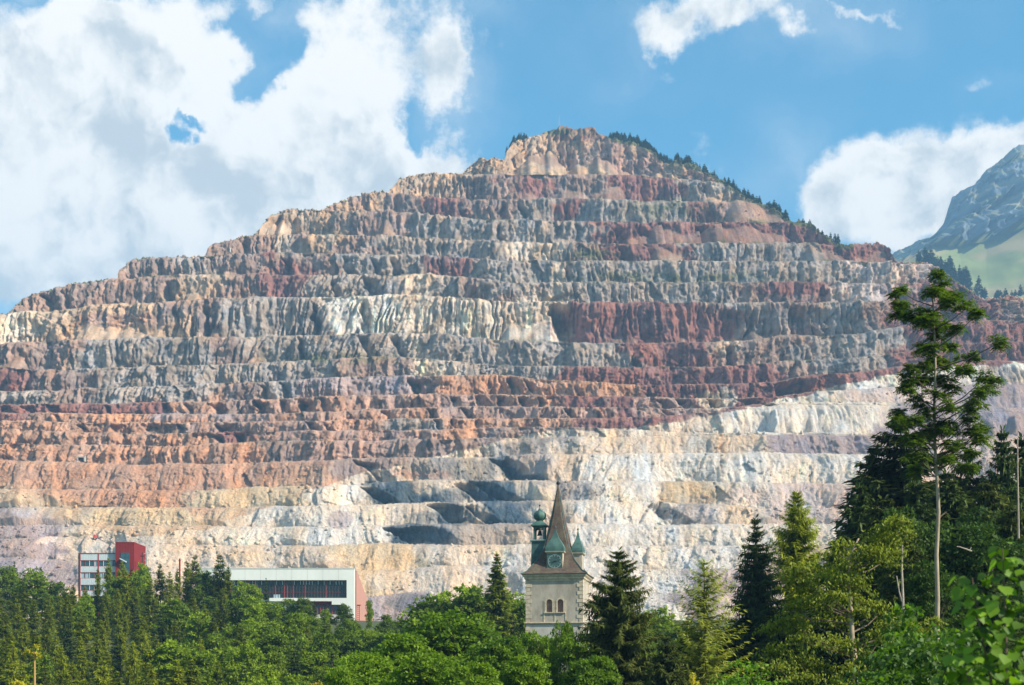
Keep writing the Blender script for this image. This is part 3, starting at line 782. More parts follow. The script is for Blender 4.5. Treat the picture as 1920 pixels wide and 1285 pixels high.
def church_tower():
    phi = math.radians(-9.4)
    t = root("church_tower", (5.87, 176.6, -8.5), phi)
    tag(t, "square stone church tower with clock, tall brown spire and green copper turrets", "church tower")
    W = 3.575; zc = 22.75
    ws = 17.28
    # lower and upper shaft
    MB().box(-W-.02, W+.02, -W-.02, W+.02, 0, ws-.12).build("lower_wall", M['plaster_low'], t)
    # upper wall with two arched openings cut in the front: piers, sill part and arch head
    wins = [(-.63, .37), (.77, .37)]      # centre x, half width
    zb, zt = 18.62, 19.85                 # sill and spring line
    mb = MB(); T = .35
    mb.box(-W, W, -W+T, W, ws, zc)
    def strip(x0, x1, z0, z1): mb.box(x0, x1, -W, -W+T+.001, z0, z1)
    strip(-W, wins[0][0]-wins[0][1], ws, zc); strip(wins[1][0]+wins[1][1], W, ws, zc)
    strip(wins[0][0]+wins[0][1], wins[1][0]-wins[1][1], ws, zc)
    for cx, hw in wins:
        strip(cx-hw, cx+hw, ws, zb)
        n = 12; top = zc
        arc = [(cx+hw*math.cos(math.pi*i/n), zt+hw*math.sin(math.pi*i/n)) for i in range(n+1)]
        for i in range(n):
            (xa, za), (xb, zb_) = arc[i+1], arc[i]
            V = [(xa, -W, za), (xb, -W, zb_), (xb, -W, top), (xa, -W, top), (xa, -W+T, za), (xb, -W+T, zb_), (xb, -W+T, top), (xa, -W+T, top)]
            mb.add(V, [(0, 1, 2, 3), (0, 4, 5, 1)])
    mb.build("wall", M['plaster'], t)
    # round-headed windows with shutters inside
    for cx, hw in wins:
        f = MB(); n = 12
        # moulded surround
        pts = [(cx-hw, zb)] + [(cx+hw*math.cos(math.pi-math.pi*i/n), zt+hw*math.sin(math.pi*i/n)) for i in range(n+1)] + [(cx+hw, zb)]
        for i in range(len(pts)-1):
            (xa, za), (xb, z2) = pts[i], pts[i+1]
            def o(x, z):
                if z <= zt: return (x+(0.2 if x > cx else -0.2), z)
                d = np.array([x-cx, z-zt]); d = d/np.linalg.norm(d); return (x+.2*d[0], z+.2*d[1])
            (ox, oz), (px_, pz) = o(xa, za), o(xb, z2)
            y0, y1 = -W-.07, -W+.1
            V = [(xa, y0, za), (xb, y0, z2), (px_, y0, pz), (ox, y0, oz), (xa, y1, za), (xb, y1, z2), (px_, y1, pz), (ox, y1, oz)]
            f.add(V, [(0, 1, 2, 3), (3, 2, 6, 7), (0, 4, 5, 1), (0, 3, 7, 4), (1, 5, 6, 2)])
        fr = f.build("window", M['stone'], t)
        MB().box(cx-hw-.24, cx+hw+.24, -W-.16, -W+.05, zb-.14, zb-.002).build("sill", M['stone'], fr)
        for s in (-1, 1):
            sh = MB(); sh.box(*( (cx-hw, cx-.01) if s < 0 else (cx+.01, cx+hw) ), -W+.2, -W+.24, zb, zt+hw*.94)
            for q in range(9):
                z0 = zb+.08+q*.165
                sh.box(*( (cx-hw+.05, cx-.05) if s < 0 else (cx+.05, cx+hw-.05) ), -W+.17, -W+.2, z0, z0+.09)
            sh.build("shutter", M['shutter'], fr)
    # quoins
    def quoin(x0, x1, y0, y1, z0, z1, nm="quoin"): MB().box(x0, x1, y0, y1, z0, z1).build(nm, M['stone'], t)
    n = 11; st = (zc-ws-.1)/n; rq = random.Random(4)
    for i in range(n):
        L1, L2 = (.74, .42) if i % 2 else (.44, .70)
        z0 = ws+.08+i*st; z1 = z0+st*.86
        j = rq.uniform(-.03, .03)
        quoin(-W-.045, -W+L1+j, -W-.045, -W+.2, z0, z1)
        quoin(W-L1+j, W+.045, -W-.045, -W+L2, z0, z1)
        quoin(W-.2, W+.045, W-L2+j, W+.045, z0, z1)
    for i in range(6):
        L1, L2 = (.74, .42) if i % 2 else (.44, .70)
        z0 = ws-.4-(i+1)*st; z1 = z0+st*.86
        quoin(W-L1, W+.065, -W-.065, -W+L2, z0, z1); quoin(-W-.065, -W+L1, -W-.065, -W+.2, z0, z1)
    # shaded rectangular chase beside the windows, string course, cornice
    MB().loft([sq(W+.05, ws-.2), sq(W+.22, ws-.06), sq(W+.24, ws+.03), sq(W+.04, ws+.08)]).build("string_course", M['stone'], t)
    MB().box(-1.35, -1.2, -W-.04, -W+.02, ws+.09, 20.1).build("pilaster", M['stone'], t)
    MB().box(1.36, 1.5, -W-.04, -W+.02, ws+.09, 20.1).build("pilaster", M['stone'], t)
    MB().box(.0, .14, -W-.04, -W+.02, ws+.09, 20.1).build("pilaster", M['stone'], t)
    MB().loft([sq(W+.03, zc-.25), sq(W+.06, zc-.1), sq(W+.2, zc+.05), sq(W+.22, zc+.22), sq(W+.42, zc+.42), sq(W+.46, zc+.58)]).build("cornice", M['stone'], t)
    # roof: flared skirt sweeping up to an octagonal spire
    prof = [(W+.55, 23.33, 0), (W+.57, 23.42, 0), (3.5, 23.78, 0), (2.98, 24.45, 0), (2.45, 25.15, 0.02), (2.05, 25.95, .06), (1.62, 27.2, .18), (1.24, 29.0, .3), (.80, 31.2, .42), (.36, 33.5, .5), (.09, 34.75, .55), (.05, 34.9, .55)]
    mb = MB(); mb.loft([sq(h, z, c) for h, z, c in prof])
    rf = mb.build("roof", M['shingle'], t)
    rp = []
    mb = MB()
    for a, b in ((-1, -1), (1, -1), (1, 1), (-1, 1)):
        mb.tube([(a*h*(1-c/2), b*h*(1-c/2), z+.03) for h, z, c in prof[1:-2]], [.07]*9, 5)
    mb.build("ridge_flashing", M['copper_dark'], rf)
    MB().lathe([(.05, 34.7), (.09, 34.9), (.06, 35.0), (.2, 35.1), (.24, 35.25), (.18, 35.42), (.05, 35.5), (.025, 35.6), (.015, 37.3), (.0, 37.32)], n=12).build("finial", M['dark'], rf, True)
    # small roof hooks
    # clock dormers, front and right
    def dormer(nm, cx, cy, rot, depth, wide, clock):
        d = MB()
        c, s = math.cos(rot), math.sin(rot)
        def tr(mb):
            mb.v = [np.stack([cx + c*v[:, 0]-s*v[:, 1], cy + s*v[:, 0]+c*v[:, 1], v[:, 2]], -1) for v in map(lambda q: np.asarray(q, float), mb.v)]
            return mb
        zb, ze = 23.75, 26.05
        b = tr(MB().box(-wide, wide, -depth, depth, zb, ze)).build(nm, M['plaster'] if not clock else M['stone'], t)
        tr(MB().box(-wide-.07, wide+.07, -depth-.07, depth+.07, zb-.1, zb+.13)).build("plinth", M['copper_dark'], b)
        tr(MB().loft([sq(1, ze-.02, 0, wide+.05, depth+.05), sq(1, ze+.1, 0, wide+.2, depth+.2), sq(1, ze+.2, 0, wide+.22, depth+.22)])).build("eaves", M['stone'], b)
        pr = [(1.19, ze+.2), (1.2, ze+.3), (1.21, ze+.55), (1.17, ze+.8), (1.02, ze+1.1), (.78, ze+1.45), (.5, ze+1.85), (.29, ze+2.3), (.15, ze+2.75), (.06, ze+3.1)]
        k = (wide)/1.0; kd = depth/1.0
        tr(MB().loft([sq(h, z, .06, k, kd if kd > .6 else .75) for h, z in pr])).build("copper_roof", M['copper'], b)
        tr(MB().lathe([(.05, ze+3.0), (.07, ze+3.15), (.13, ze+3.25), (.1, ze+3.36), (.02, ze+3.42), (.015, ze+3.75)], n=10)).build("finial", M['copper_dark'], b)
        if clock:
            y = -depth
            fr = tr(MB().box(-.95, .95, y-.05, y-.003, zb+.22, ze-.08)).build("clock", M['copper_dark'], b)
            cz = (zb+.22+ze-.08)/2+.02
            ring = MB(); n = 40
            for i in range(n):
                a0, a1 = 2*math.pi*i/n, 2*math.pi*(i+1)/n
                V = []
                for r_ in (.80, .86):
                    for a_ in (a0, a1):
                        for yy in (y-.08, y-.05): V.append((r_*math.cos(a_), yy, cz+r_*math.sin(a_)))
                ring.add(V, [(0, 2, 6, 4), (0, 1, 3, 2), (4, 6, 7, 5)])
            tr(ring).build("dial_ring", M['mark'], fr)
            for i in range(12):
                a_ = 2*math.pi*i/12; h = .075 if i % 3 == 0 else .045; q = MB()
                ca, sa = math.cos(a_), math.sin(a_)
                V = []
                for r_ in (.60, .77):
                    for w_ in (-h/2, h/2):
                        for yy in (y-.075, y-.05): V.append((r_*ca - w_*sa, yy, cz + r_*sa + w_*ca))
                q.add(V, [(0, 2, 6, 4), (0, 1, 3, 2), (4, 6, 7, 5), (0, 4, 5, 1), (2, 3, 7, 6)])
                tr(q).build("hour_mark", M['mark'], fr)
            for L_, ang, w_ in ((.70, math.radians(12), .05), (.48, math.radians(215), .075)):
                ca, sa = math.cos(ang), math.sin(ang)
                V = [(-.12*ca-w_*sa, y-.10, cz-.12*sa+w_*ca), (-.12*ca+w_*sa, y-.10, cz-.12*sa-w_*ca), (L_*ca, y-.10, cz+L_*sa),
                     (-.12*ca-w_*sa, y-.08, cz-.12*sa+w_*ca), (-.12*ca+w_*sa, y-.08, cz-.12*sa-w_*ca), (L_*ca, y-.08, cz+L_*sa)]
                tr(MB().add(V, [(0, 1, 2), (3, 5, 4), (0, 2, 5, 3), (1, 4, 5, 2), (0, 3, 4, 1)])).build("clock_hand", M['hand'], fr)
        return b
    dormer("clock_dormer", 0.0, -2.55, 0.0, .62, 1.0, True)
    dormer("side_dormer", 2.55, 0.0, math.radians(90), .62, 1.0, False)
    # bell turret on the left
    cx = -2.35
    b = MB().loft([sq(1, 23.6, 0, 1.1, 1.15, cx), sq(1, 24.3, 0, 1.0, 1.1, cx), sq(1, 27.75, 0, .9, 1.0, cx)]).build("bell_turret", M['copper_dark'], t)
    MB().loft([sq(1, 27.75, 0, .95, 1.05, cx), sq(1, 27.86, 0, 1.12, 1.2, cx), sq(1, 27.98, 0, 1.12, 1.2, cx), sq(1, 28.0, 0, .8, .9, cx)]).build("ledge", M['mark'], b)
    for sx in (-1, 1):
        for sy in (-1, 1):
            MB().box(cx+sx*.62-.10, cx+sx*.62+.10, sy*.66-.10, sy*.66+.10, 28.0, 29.72).build("post", M['copper'], b)
    for sy in (-1, 1):
        mb = MB(); n = 10
        for i in range(n):
            a0, a1 = math.pi*i/n, math.pi*(i+1)/n
            xa, xb = cx+.52*math.cos(a1), cx+.52*math.cos(a0); za, z2 = 29.15+.42*math.sin(a1), 29.15+.42*math.sin(a0)
            y0, y1 = sy*.66-.08, sy*.66+.08
            mb.add([(xa, y0, za), (xb, y0, z2), (xb, y0, 29.72), (xa, y0, 29.72), (xa, y1, za), (xb, y1, z2), (xb, y1, 29.72), (xa, y1, 29.72)],
                   [(0, 1, 2, 3), (4, 7, 6, 5), (0, 4, 5, 1)])
        mb.build("arch", M['copper'], b)
    MB().lathe([(.36, 28.62), (.33, 28.68), (.25, 28.85), (.2, 29.1), (.16, 29.22), (.05, 29.28), (.03, 29.72)], cx=cx, n=16).build("bell", M['bell'], b, True)
    MB().box(cx-.62, cx+.62, -.05, .05, 29.3, 29.42).build("bell_beam", M['dark'], b)
    MB().loft([sq(1, 29.7, 0, .82, .86, cx), sq(1, 29.78, 0, 1.03, 1.08, cx), sq(1, 29.9, 0, 1.02, 1.06, cx), sq(1, 30.12, .2, .82, .86, cx), sq(1, 30.3, .3, .6, .62, cx), sq(1, 30.42, .4, .5, .52, cx)]).build("lantern_roof", M['copper'], b)
    on = [(.42, 30.38), (.40, 30.5), (.48, 30.58), (.66, 30.75), (.78, 31.0), (.80, 31.2), (.72, 31.45), (.52, 31.66), (.28, 31.82), (.12, 31.95), (.06, 32.1)]
    mb = MB(); n = 32
    mb.loft([[(cx+r_*(1+.045*math.cos(8*2*math.pi*i/n))*math.cos(2*math.pi*i/n), r_*(1+.045*math.cos(8*2*math.pi*i/n))*math.sin(2*math.pi*i/n), z) for i in range(n)] for r_, z in on])
    mb.build("onion_dome", M['copper'], b, True)
    MB().lathe([(.05, 32.05), (.04, 32.3), (.13, 32.42), (.1, 32.54), (.02, 32.6), (.015, 32.95)], cx=cx, n=10).build("finial", M['dark'], b)
church_tower()

# ------------------------------------------------------------------ long white hall above the wood
def white_hall():
    Y = 420.0; s = Y/F
    def X(px): return (px-960)*s
    def Z(py): return (H-py)*s
    x0, x1 = X(372), X(664); gz = 20.0
    t = root("industrial_hall", ((x0+x1)/2, Y, gz)); ox, oy = (x0+x1)/2, Y
    tag(t, "long white flat-roofed hall with a dark glazed band above the wood", "industrial hall")
    def lx(px): return X(px)-ox
    def lz(py): return Z(py)-gz
    D = 37
    # white frame around the recessed bands (front depth 0..2)
    fr = MB()
    fr.box(lx(372), lx(664), 0, 2, lz(1088), lz(1066.5))
    fr.box(lx(650), lx(664), 0, 2, 0, lz(1088))
    fr.box(lx(505), lx(650), 0, 2, lz(1127.5), lz(1121.5))
    fr.box(lx(622), lx(650), 0, 2, lz(1134), lz(1127.5)-.002)
    fr.build("front_wall", M['white_wall'], t)
    MB().box(lx(372), lx(655), 2.002, D, 0, lz(1094)).build("rear_block", M['white_wall'], t)
    MB().box(lx(372)-.2, lx(664)+.15, -.15, 2.2, lz(1066.5), lz(1065.6)).build("roof_edge", M['white_wall'], t)
    # joints between the facade panels
    for i in range(10):
        p = 372 + 29.2*i
        MB().box(lx(p)-.03, lx(p)+.03, -.03, -.001, lz(1088), lz(1066.8)).build("panel_joint", M['concrete'], t)
    # upper glazed band: panes between slim red mullions
    n = 46; a, b = lx(392), lx(649.5); w = (b-a)/n; r_ = random.Random(2)
    for i in range(n):
        g = MB().box(a+i*w+.07, a+(i+1)*w-.07, 1.2, 1.26, lz(1121.5), lz(1088)).build("window_pane", M['glass_dark'], t)
        MB().box(a+(i+1)*w-.07, a+(i+1)*w+.07, .95, 1.2, lz(1121.5), lz(1088)).build("mullion", M['red_frame'] if r_.random() < .5 else M['dark'], t)
        if r_.random() < .55:
            MB().box(a+i*w+.25, a+i*w+.42, 1.12, 1.19, lz(1096), lz(1089)).build("glazing_clip", M['panel'], t)
    MB().box(a, b, 1.05, 1.2, lz(1110.3), lz(1109.7)).build("transom", M['red_frame'], t)
    MB().box(lx(512), lx(524), 1.0, 1.18, lz(1121), lz(1114.5)).build("open_window", M['glass_pale'], t)
    # lower recess
    MB().box(lx(560), lx(622), .9, 1.8, lz(1133), lz(1128)).build("red_beam", M['red_wall'], t)
    n = 16; a, b = lx(560), lx(650); w = (b-a)/n
    for i in range(n):
        MB().box(a+i*w+.08, a+(i+1)*w-.08, 1.4, 1.45, lz(1152), lz(1134)).build("window_pane", M['glass_dark'], t)
        MB().box(a+(i+1)*w-.08, a+(i+1)*w+.08, 1.2, 1.4, lz(1152), lz(1134)).build("mullion", M['red_frame'], t)
    MB().box(lx(560), lx(650), .9, 1.8, 0, lz(1152)-.01).build("base_wall", M['concrete'], t)
    # pink side wall, its top falling away backwards
    xr = lx(664)
    mb = MB(); yb = D; zt0 = lz(1069); Yb = Y+yb
    zmid = (H-1114)*((Y+28)/F)-gz; 
    mb.add([(xr+.01, 2.3, 0), (xr+.01, 52, 0), (xr+.01, 52, (H-1150)*((Y+52)/F)-gz), (xr+.01, 28, zmid), (xr+.01, 2.3, zt0),
            (xr+.5, 2.3, 0), (xr+.5, 52, 0), (xr+.5, 52, (H-1150)*((Y+52)/F)-gz), (xr+.5, 28, zmid), (xr+.5, 2.3, zt0)],
           [(0, 4, 3, 2, 1), (5, 6, 7, 8, 9), (0, 5, 9, 4), (4, 9, 8, 3), (3, 8, 7, 2), (1, 2, 7, 6)])
    mb.build("side_wall", M['pink_wall'], t)
    # red service stair on the corner
    st = MB()
    for px in (667, 671.5):
        st.box(lx(px)-.08, lx(px)+.08, 3.0, 3.2, 0, lz(1133))
    for k in range(9): st.box(lx(666), lx(672.5), 2.9, 3.3, lz(1164-3.6*k)-.05, lz(1164-3.6*k)+.05)
    st.box(lx(664.5), lx(674.5), 2.6, 3.6, lz(1134.5), lz(1133))
    o = st.build("service_ladder", M['red_frame'], t)
white_hall()

# ------------------------------------------------------------------ office block with the red stair tower
def office():
    Y = 373.0; s = Y/F; gz = 17.0
    X0 = (182-960)*s
    t = root("office_block", (X0, Y, gz))
    tag(t, "small four-storey office block of white panels and window bands joined to a red stair tower", "office building")
    def lx(px): return (px-182)*s
    def lz(py): return (H-py)*s-gz
    MB().box(lx(149), lx(218.5), .4, 9, 0, lz(1038.6)).build("body", M['dark'], t)
    MB().box(lx(147), lx(218.5), -.1, 9.2, lz(1038.6), lz(1037.2)).build("roof_edge", M['red_frame'], t)
    MB().box(lx(147)-.0, lx(149.3), -.12, 9.1, 0, lz(1038.7)).build("corner_frame", M['dark'], t)
    MB().box(lx(149.3), lx(150.8), -.12, .39, 0, lz(1038.7)).build("corner_frame", M['red_frame'], t)
    bands = [(1038.8, 1050.6), (1062.3, 1073.2), (1084.8, 1096.8), (1108, 1118)]
    for a, b in bands:
        for c, d in ((151, 184), (185.4, 218.3)):
            n = 8; w = (lx(d)-lx(c))/n
            for i in range(n):
                MB().box(lx(c)+i*w+.02, lx(c)+(i+1)*w-.02, 0, .35, lz(b), lz(a)).build("facade_panel", M['panel'], t)
    r_ = random.Random(9)
    for (a, b) in ((1050.6, 1062.3), (1073.2, 1084.8), (1096.8, 1108)):
        MB().box(lx(151), lx(218.3), .02, .3, lz(b)-.0, lz(b)+.12).build("window_sill", M['red_frame'], t)
        MB().box(lx(151), lx(218.3), .02, .3, lz(a)-.12, lz(a)-.002).build("window_head", M['red_frame'], t)
        xs = np.linspace(lx(151), lx(184), 5).tolist() + np.linspace(lx(185.4), lx(218.3), 5).tolist()
        for i in range(len(xs)-1):
            if i == 4: continue
            wd = MB().box(xs[i]+.05, xs[i+1]-.05, .2, .25, lz(b)+.13, lz(a)-.13).build("window", M['glass_blue'] if r_.random() < .55 else M['glass_pale'], t)
            MB().box(xs[i]-.05, xs[i]+.05, .05, .3, lz(b)+.13, lz(a)-.13).build("mullion", M['red_frame'] if i % 2 else M['panel'], t)
    MB().box(lx(184), lx(185.3), -.1, .38, 0, lz(1038.7)).build("red_pilaster", M['red_frame'], t)
    # red tower
    rt = MB().box(lx(218.8), lx(253.8), -1.2, 10.5, 0, lz(1018.4)).build("stair_tower", M['red_wall'], t)
    MB().box(lx(218.3), lx(254.3), -1.3, 10.6, lz(1018.4), lz(1017.4)).build("coping", M['red_frame'], rt)
    for i in range(1, 12):
        x = lx(218.8)+i*(lx(253.8)-lx(218.8))/12
        MB().box(x-.03, x+.03, -1.24, -1.201, lz(1036.5), lz(1018.6)).build("cladding_seam", M['red_frame'], rt)
    for i in range(2):
        for j in range(4):
            a = lx(228.4)+i*(lx(245.5)-lx(228.4))/2; b = a+(lx(245.5)-lx(228.4))/2
            z1 = lz(1037.5)-j*1.4; MB().box(a+.05, b-.05, -1.3, -1.21, z1-1.32, z1).build("stair_window", M['glass_blue'], rt)
    MB().add([(lx(228.6), -1.35, lz(1048)), (lx(240), -1.35, lz(1054)), (lx(240), -1.35, lz(1056)), (lx(228.6), -1.35, lz(1050)),
              (lx(228.6), -2.2, lz(1048)), (lx(240), -2.2, lz(1054)), (lx(240), -2.2, lz(1056)), (lx(228.6), -2.2, lz(1050))],
             [(0, 3, 2, 1), (4, 5, 6, 7), (0, 1, 5, 4), (3, 7, 6, 2), (1, 2, 6, 5), (0, 4, 7, 3)]).build("awning", M['panel'], rt)
office()

def mast(name, px, py0, Y, zbase, r0, mat, label, cat, arms=(), group=None):
    p = P(px, py0, Y); t = root(name, (p[0], p[1], zbase)); tag(t, label, cat, group)
    h = p[2]-zbase
    MB().tube([(0, 0, 0), (0, 0, h)], [r0, r0*.7], 8).build("pole", mat, t)
    for z, L_ in arms: MB().box(-L_, L_, -.08, .08, h-z-.12, h-z+.12).build("crossarm", mat, t)
    return t
mast("utility_pole", 275.5, 1034, 371, 17, .22, M['concrete'], "tall grey pole with two crossarms behind the wood, right of the red stair tower", "pole", [(.6, .8), (2.4, .6)])
mast("utility_pole", 267, 1036, 369, 17, .16, M['dark'], "thin dark pole close against the side of the red stair tower", "pole", [(1.0, .5)])
t = root("red_chimney", (P(337, 1052, 400)[0], 400, 18)); tag(t, "slim red chimney pipe rising behind larches left of the white hall", "chimney")
MB().lathe([(.28, 0), (.25, 20.1), (.32, 20.15), (.32, 20.4), (.24, 20.42)], n=12).build("stack", M['red_wall'], t)
MB().lathe([(.22, 20.43), (.22, 20.8), (.18, 20.82)], n=12).build("cap", M['dark'], t)

# ------------------------------------------------------------------ things on the mine
def small_machine():
    p = on_mountain(180, 1011); t = root("red_excavator", (p[0], p[1]-2.5, p[2]-.3), 0.5)
    tag(t, "tiny red machine standing on a pale bench of the mine above the office block", "excavator")
    M['machine'] = principled("machine_red", (.55, .05, .03), 0.5)
    MB().box(-1.1, 1.1, -1.5, 1.5, 1.0, 2.6).build("body", M['machine'], t)
    MB().box(-.9, .2, -1.2, .2, 2.61, 3.6).build("cab", M['machine'], t)
    for s in (-1, 1): MB().box(s*1.0-.3, s*1.0+.3, -1.8, 1.8, 0, .98).build("track", M['dark'], t)
    MB().tube([(.5, -1.2, 2.4), (.9, -3.0, 4.6), (1.0, -4.2, 3.0)], [.22, .2, .15], 6).build("boom", M['machine'], t)
small_machine()
def tunnel():
    p = on_mountain(155, 863); t = root("tunnel_portal", (p[0], p[1]-4, p[2]-2.0))
    tag(t, "small dark tunnel mouth with pale concrete surround low in the orange rock on the left", "tunnel portal")
    MB().box(-3.4, 3.4, -.2, 4, 3.4, 4.3).build("lintel", M['concrete'], t)
    for s in (-1, 1): MB().box(s*3.0-.4, s*3.0+.4, -.2, 4, 0, 3.39).build("jamb", M['concrete'], t)
    MB().box(-2.6, 2.6, 2.5, 2.6, 0, 3.39).build("shade_panel", M['dark'], t)  # dark sheet painting the unlit inside of the tunnel
tunnel()
def summit_mast():
    p = on_mountain(1050, 243); top = P(1050, 211, p[1])[2]; h = top-p[2]+2
    t = root("transmission_mast", (p[0], p[1], p[2]-2)); tag(t, "thin lattice radio mast on the very top of the terraced mountain", "mast")
    for a in range(3):
        x, y = .55*math.cos(a*2.094), .55*math.sin(a*2.094)
        MB().tube([(x, y, 0), (x*.5, y*.5, h*.9)], [.13, .09], 5).build("leg", M['concrete'], t)
    mb = MB()
    for k in range(12):
        z = k*h*.9/12; r_ = .55*(1-.5*k/12)
        for a in range(3):
            b = a+1 if k % 2 else a-1
            mb.tube([(r_*math.cos(a*2.094), r_*math.sin(a*2.094), z), (r_*math.cos(b*2.094), r_*math.sin(b*2.094), z+h*.9/12)], .06, 4)
    mb.build("bracing", M['concrete'], t)
    MB().tube([(0, 0, h*.88), (0, 0, h)], [.1, .05], 5).build("antenna", M['dark'], t)
summit_mast()
p = on_mountain(431, 473); t = root("marker_post", (p[0], p[1]-1, p[2]-1)); tag(t, "small white post on a ledge at the left shoulder of the mine", "post")
MB().lathe([(.5, 0), (.45, 4.6), (.3, 5)], n=10).build("post", M['white_wall'], t)
p = on_mountain(702, 362); t = root("marker_post", (p[0], p[1]-1, p[2]-1)); tag(t, "tiny dark post sticking up from the upper left skyline of the mine", "post")
MB().lathe([(.3, 0), (.3, 4.2), (.2, 4.4)], n=8).build("post", M['dark'], t)
# ------------------------------------------------------------------ trees
def foliage_mats():
    M['spruce'] = foliage("spruce_needles", (.014, .032, .010), (.065, .10, .018), .22)
    M['spruce_brown'] = foliage("spruce_brown_needles", (.018, .032, .009), (.10, .12, .02), .22)  # warmer, browner needles than the plain spruce
    M['larch'] = foliage("larch_needles", (.05, .08, .007), (.32, .36, .018), .38)
    M['larch_pale'] = foliage("pale_larch_needles", (.14, .17, .03), (.45, .48, .08), .48)
    M['broad'] = foliage("leaves_mid", (.03, .064, .006), (.24, .33, .014), .4)
    M['broad_dark'] = foliage("leaves_dark", (.014, .038, .008), (.07, .125, .016), .35)
    M['broad_bright'] = foliage("leaves_bright", (.055, .115, .008), (.20, .31, .012), .45)
    M['ash'] = foliage("ash_leaves", (.024, .062, .008), (.15, .235, .02), .42)
    M['gold'] = foliage("golden_leaves", (.04, .07, .008), (.29, .33, .035), .42)
    M['yellow'] = foliage("yellow_leaves", (.20, .20, .02), (.45, .40, .03), .4)
    M['near'] = foliage("near_leaves", (.018, .055, .005), (.17, .32, .008), .5, .03)
    M['far'] = foliage("far_spruce", (.02, .045, .02), (.05, .085, .03), .2)
    M['brownleaf'] = foliage("brown_leaves", (.08, .05, .025), (.16, .10, .05), .3)
    M['bark'] = principled("bark", (.09, .065, .045), 0.95, col2=(.15, .115, .08), nscale=6, bump=.02, nstretch=(1, 1, .3))
    M['bark_pale'] = principled("pale_bark", (.34, .28, .20), 0.9, col2=(.20, .16, .11), nscale=3, bump=.01, nstretch=(1, 1, .35))
    M['deadwood'] = principled("dead_wood", (.36, .31, .26), 0.9, col2=(.25, .2, .16), nscale=4)
foliage_mats()

class Leaves:
    def __init__(s): s.V = []; s.C = []
    def add(s, Pp, D, N, L, W, tint):
        """rhombic leaves: base points, long axis, rough normal, length, width"""
        D = D/(np.linalg.norm(D, axis=1, keepdims=True)+1e-9)
        S = np.cross(D, N); S /= (np.linalg.norm(S, axis=1, keepdims=True)+1e-9)
        L = np.asarray(L).reshape(-1, 1)*np.ones((len(Pp), 1)); W = np.asarray(W).reshape(-1, 1)*np.ones((len(Pp), 1))
        v = np.stack([Pp, Pp+D*L*.45+S*W*.5, Pp+D*L, Pp+D*L*.45-S*W*.5], 1)
        s.V.append(v.reshape(-1, 3)); s.C.append(np.repeat(np.asarray(tint)*np.ones(len(Pp)), 4))
    def mesh(s, name):
        V = np.concatenate(s.V); n = len(V)//4
        Q = np.arange(n*4).reshape(n, 4)
        return mesh_np(name, V, Q, col=np.clip(np.concatenate(s.C), 0, 1))

def unit(v): return v/(np.linalg.norm(v, axis=-1, keepdims=True)+1e-9)

def conifer_leaves(h, R, nwh, per, st, rng, droop=.25, base=.08, tw=.5, up=.0, shape=.85, ragged=.25, wid=.32, gap=0.0, hang=.45):
    Lv = Leaves()
    t = (np.arange(nwh)+rng.rand(nwh)*.6)/nwh
    t = np.repeat(t, per); nb = len(t)
    keep = rng.rand(nb) > gap; t = t[keep]; nb = len(t)
    zc = h*(base+(1-base)*t)
    ln = R*(1-t)**shape*(1-ragged+2*ragged*rng.rand(nb)) + .03*h*(1-t) + .12
    lowc = np.clip(t/.12, .55, 1); ln = ln*lowc
    az = rng.rand(nb)*2*np.pi
    pitch = up*(0.3+t) + .25*(rng.rand(nb)-.5)
    s = (np.arange(st)+.5)/st
    S = s[None, :]
    r = ln[:, None]*S
    z = zc[:, None] + r*pitch[:, None] - droop*ln[:, None]*S**1.3*(1.2-t[:, None]) + .16*ln[:, None]*S**4
    cx = np.cos(az)[:, None]; sx = np.sin(az)[:, None]
    Pb = np.stack([cx*r, sx*r, z], -1)
    out = np.stack([cx+0*r, sx+0*r, 0*r-.15], -1); side = np.stack([-sx+0*r, cx+0*r, 0*r], -1)
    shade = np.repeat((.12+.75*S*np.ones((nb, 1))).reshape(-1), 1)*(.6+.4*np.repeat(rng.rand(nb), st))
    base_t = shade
    for k in range(4):
        sg = (1, -1, 0, 0)[k]
        jit = (rng.rand(nb, st, 3)-.5)*.5
        if k < 2: D = out*.75 + side*sg*(.9) + jit; D[..., 2] -= hang*.5
        elif k == 2: D = out*.5 + side*(rng.rand(nb, st, 1)-.5) + jit; D[..., 2] -= hang*2.0
        else: D = out + jit*.7
        L = tw*(1.15-.55*S)*np.clip(ln[:, None]/(R*.5), .35, 1.0)*(.6+.8*rng.rand(nb, st))
        N = np.zeros((nb*st, 3)); N[:, 2] = 1; N += (rng.rand(nb*st, 3)-.5)*.9
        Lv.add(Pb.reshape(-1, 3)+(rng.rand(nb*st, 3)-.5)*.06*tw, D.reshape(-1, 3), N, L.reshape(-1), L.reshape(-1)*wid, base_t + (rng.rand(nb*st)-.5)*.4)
    # leader
    n = 14; zz = h*(1-.10*rng.rand(n)**1.2); a = rng.rand(n)*6.28
    D = np.stack([np.cos(a), np.sin(a), 1.2+0*a], -1)
    Lv.add(np.stack([0*a, 0*a, zz-.1], -1), D, np.stack([np.sin(a), -np.cos(a), .3+0*a], -1), .04*h*.5+.12, .06+.01*h*.5, rng.rand(n))
    return Lv

def trunk_mb(h, r, rng, bend=.0, segs=6):
    pts = []; dx = dy = 0
    for i in range(segs+1):
        pts.append((dx, dy, h*i/segs)); dx += (rng.rand()-.5)*bend; dy += (rng.rand()-.5)*bend
    rad = [r*(1-.88*i/segs) for i in range(segs+1)]
    return MB().tube(pts, rad, 7), pts

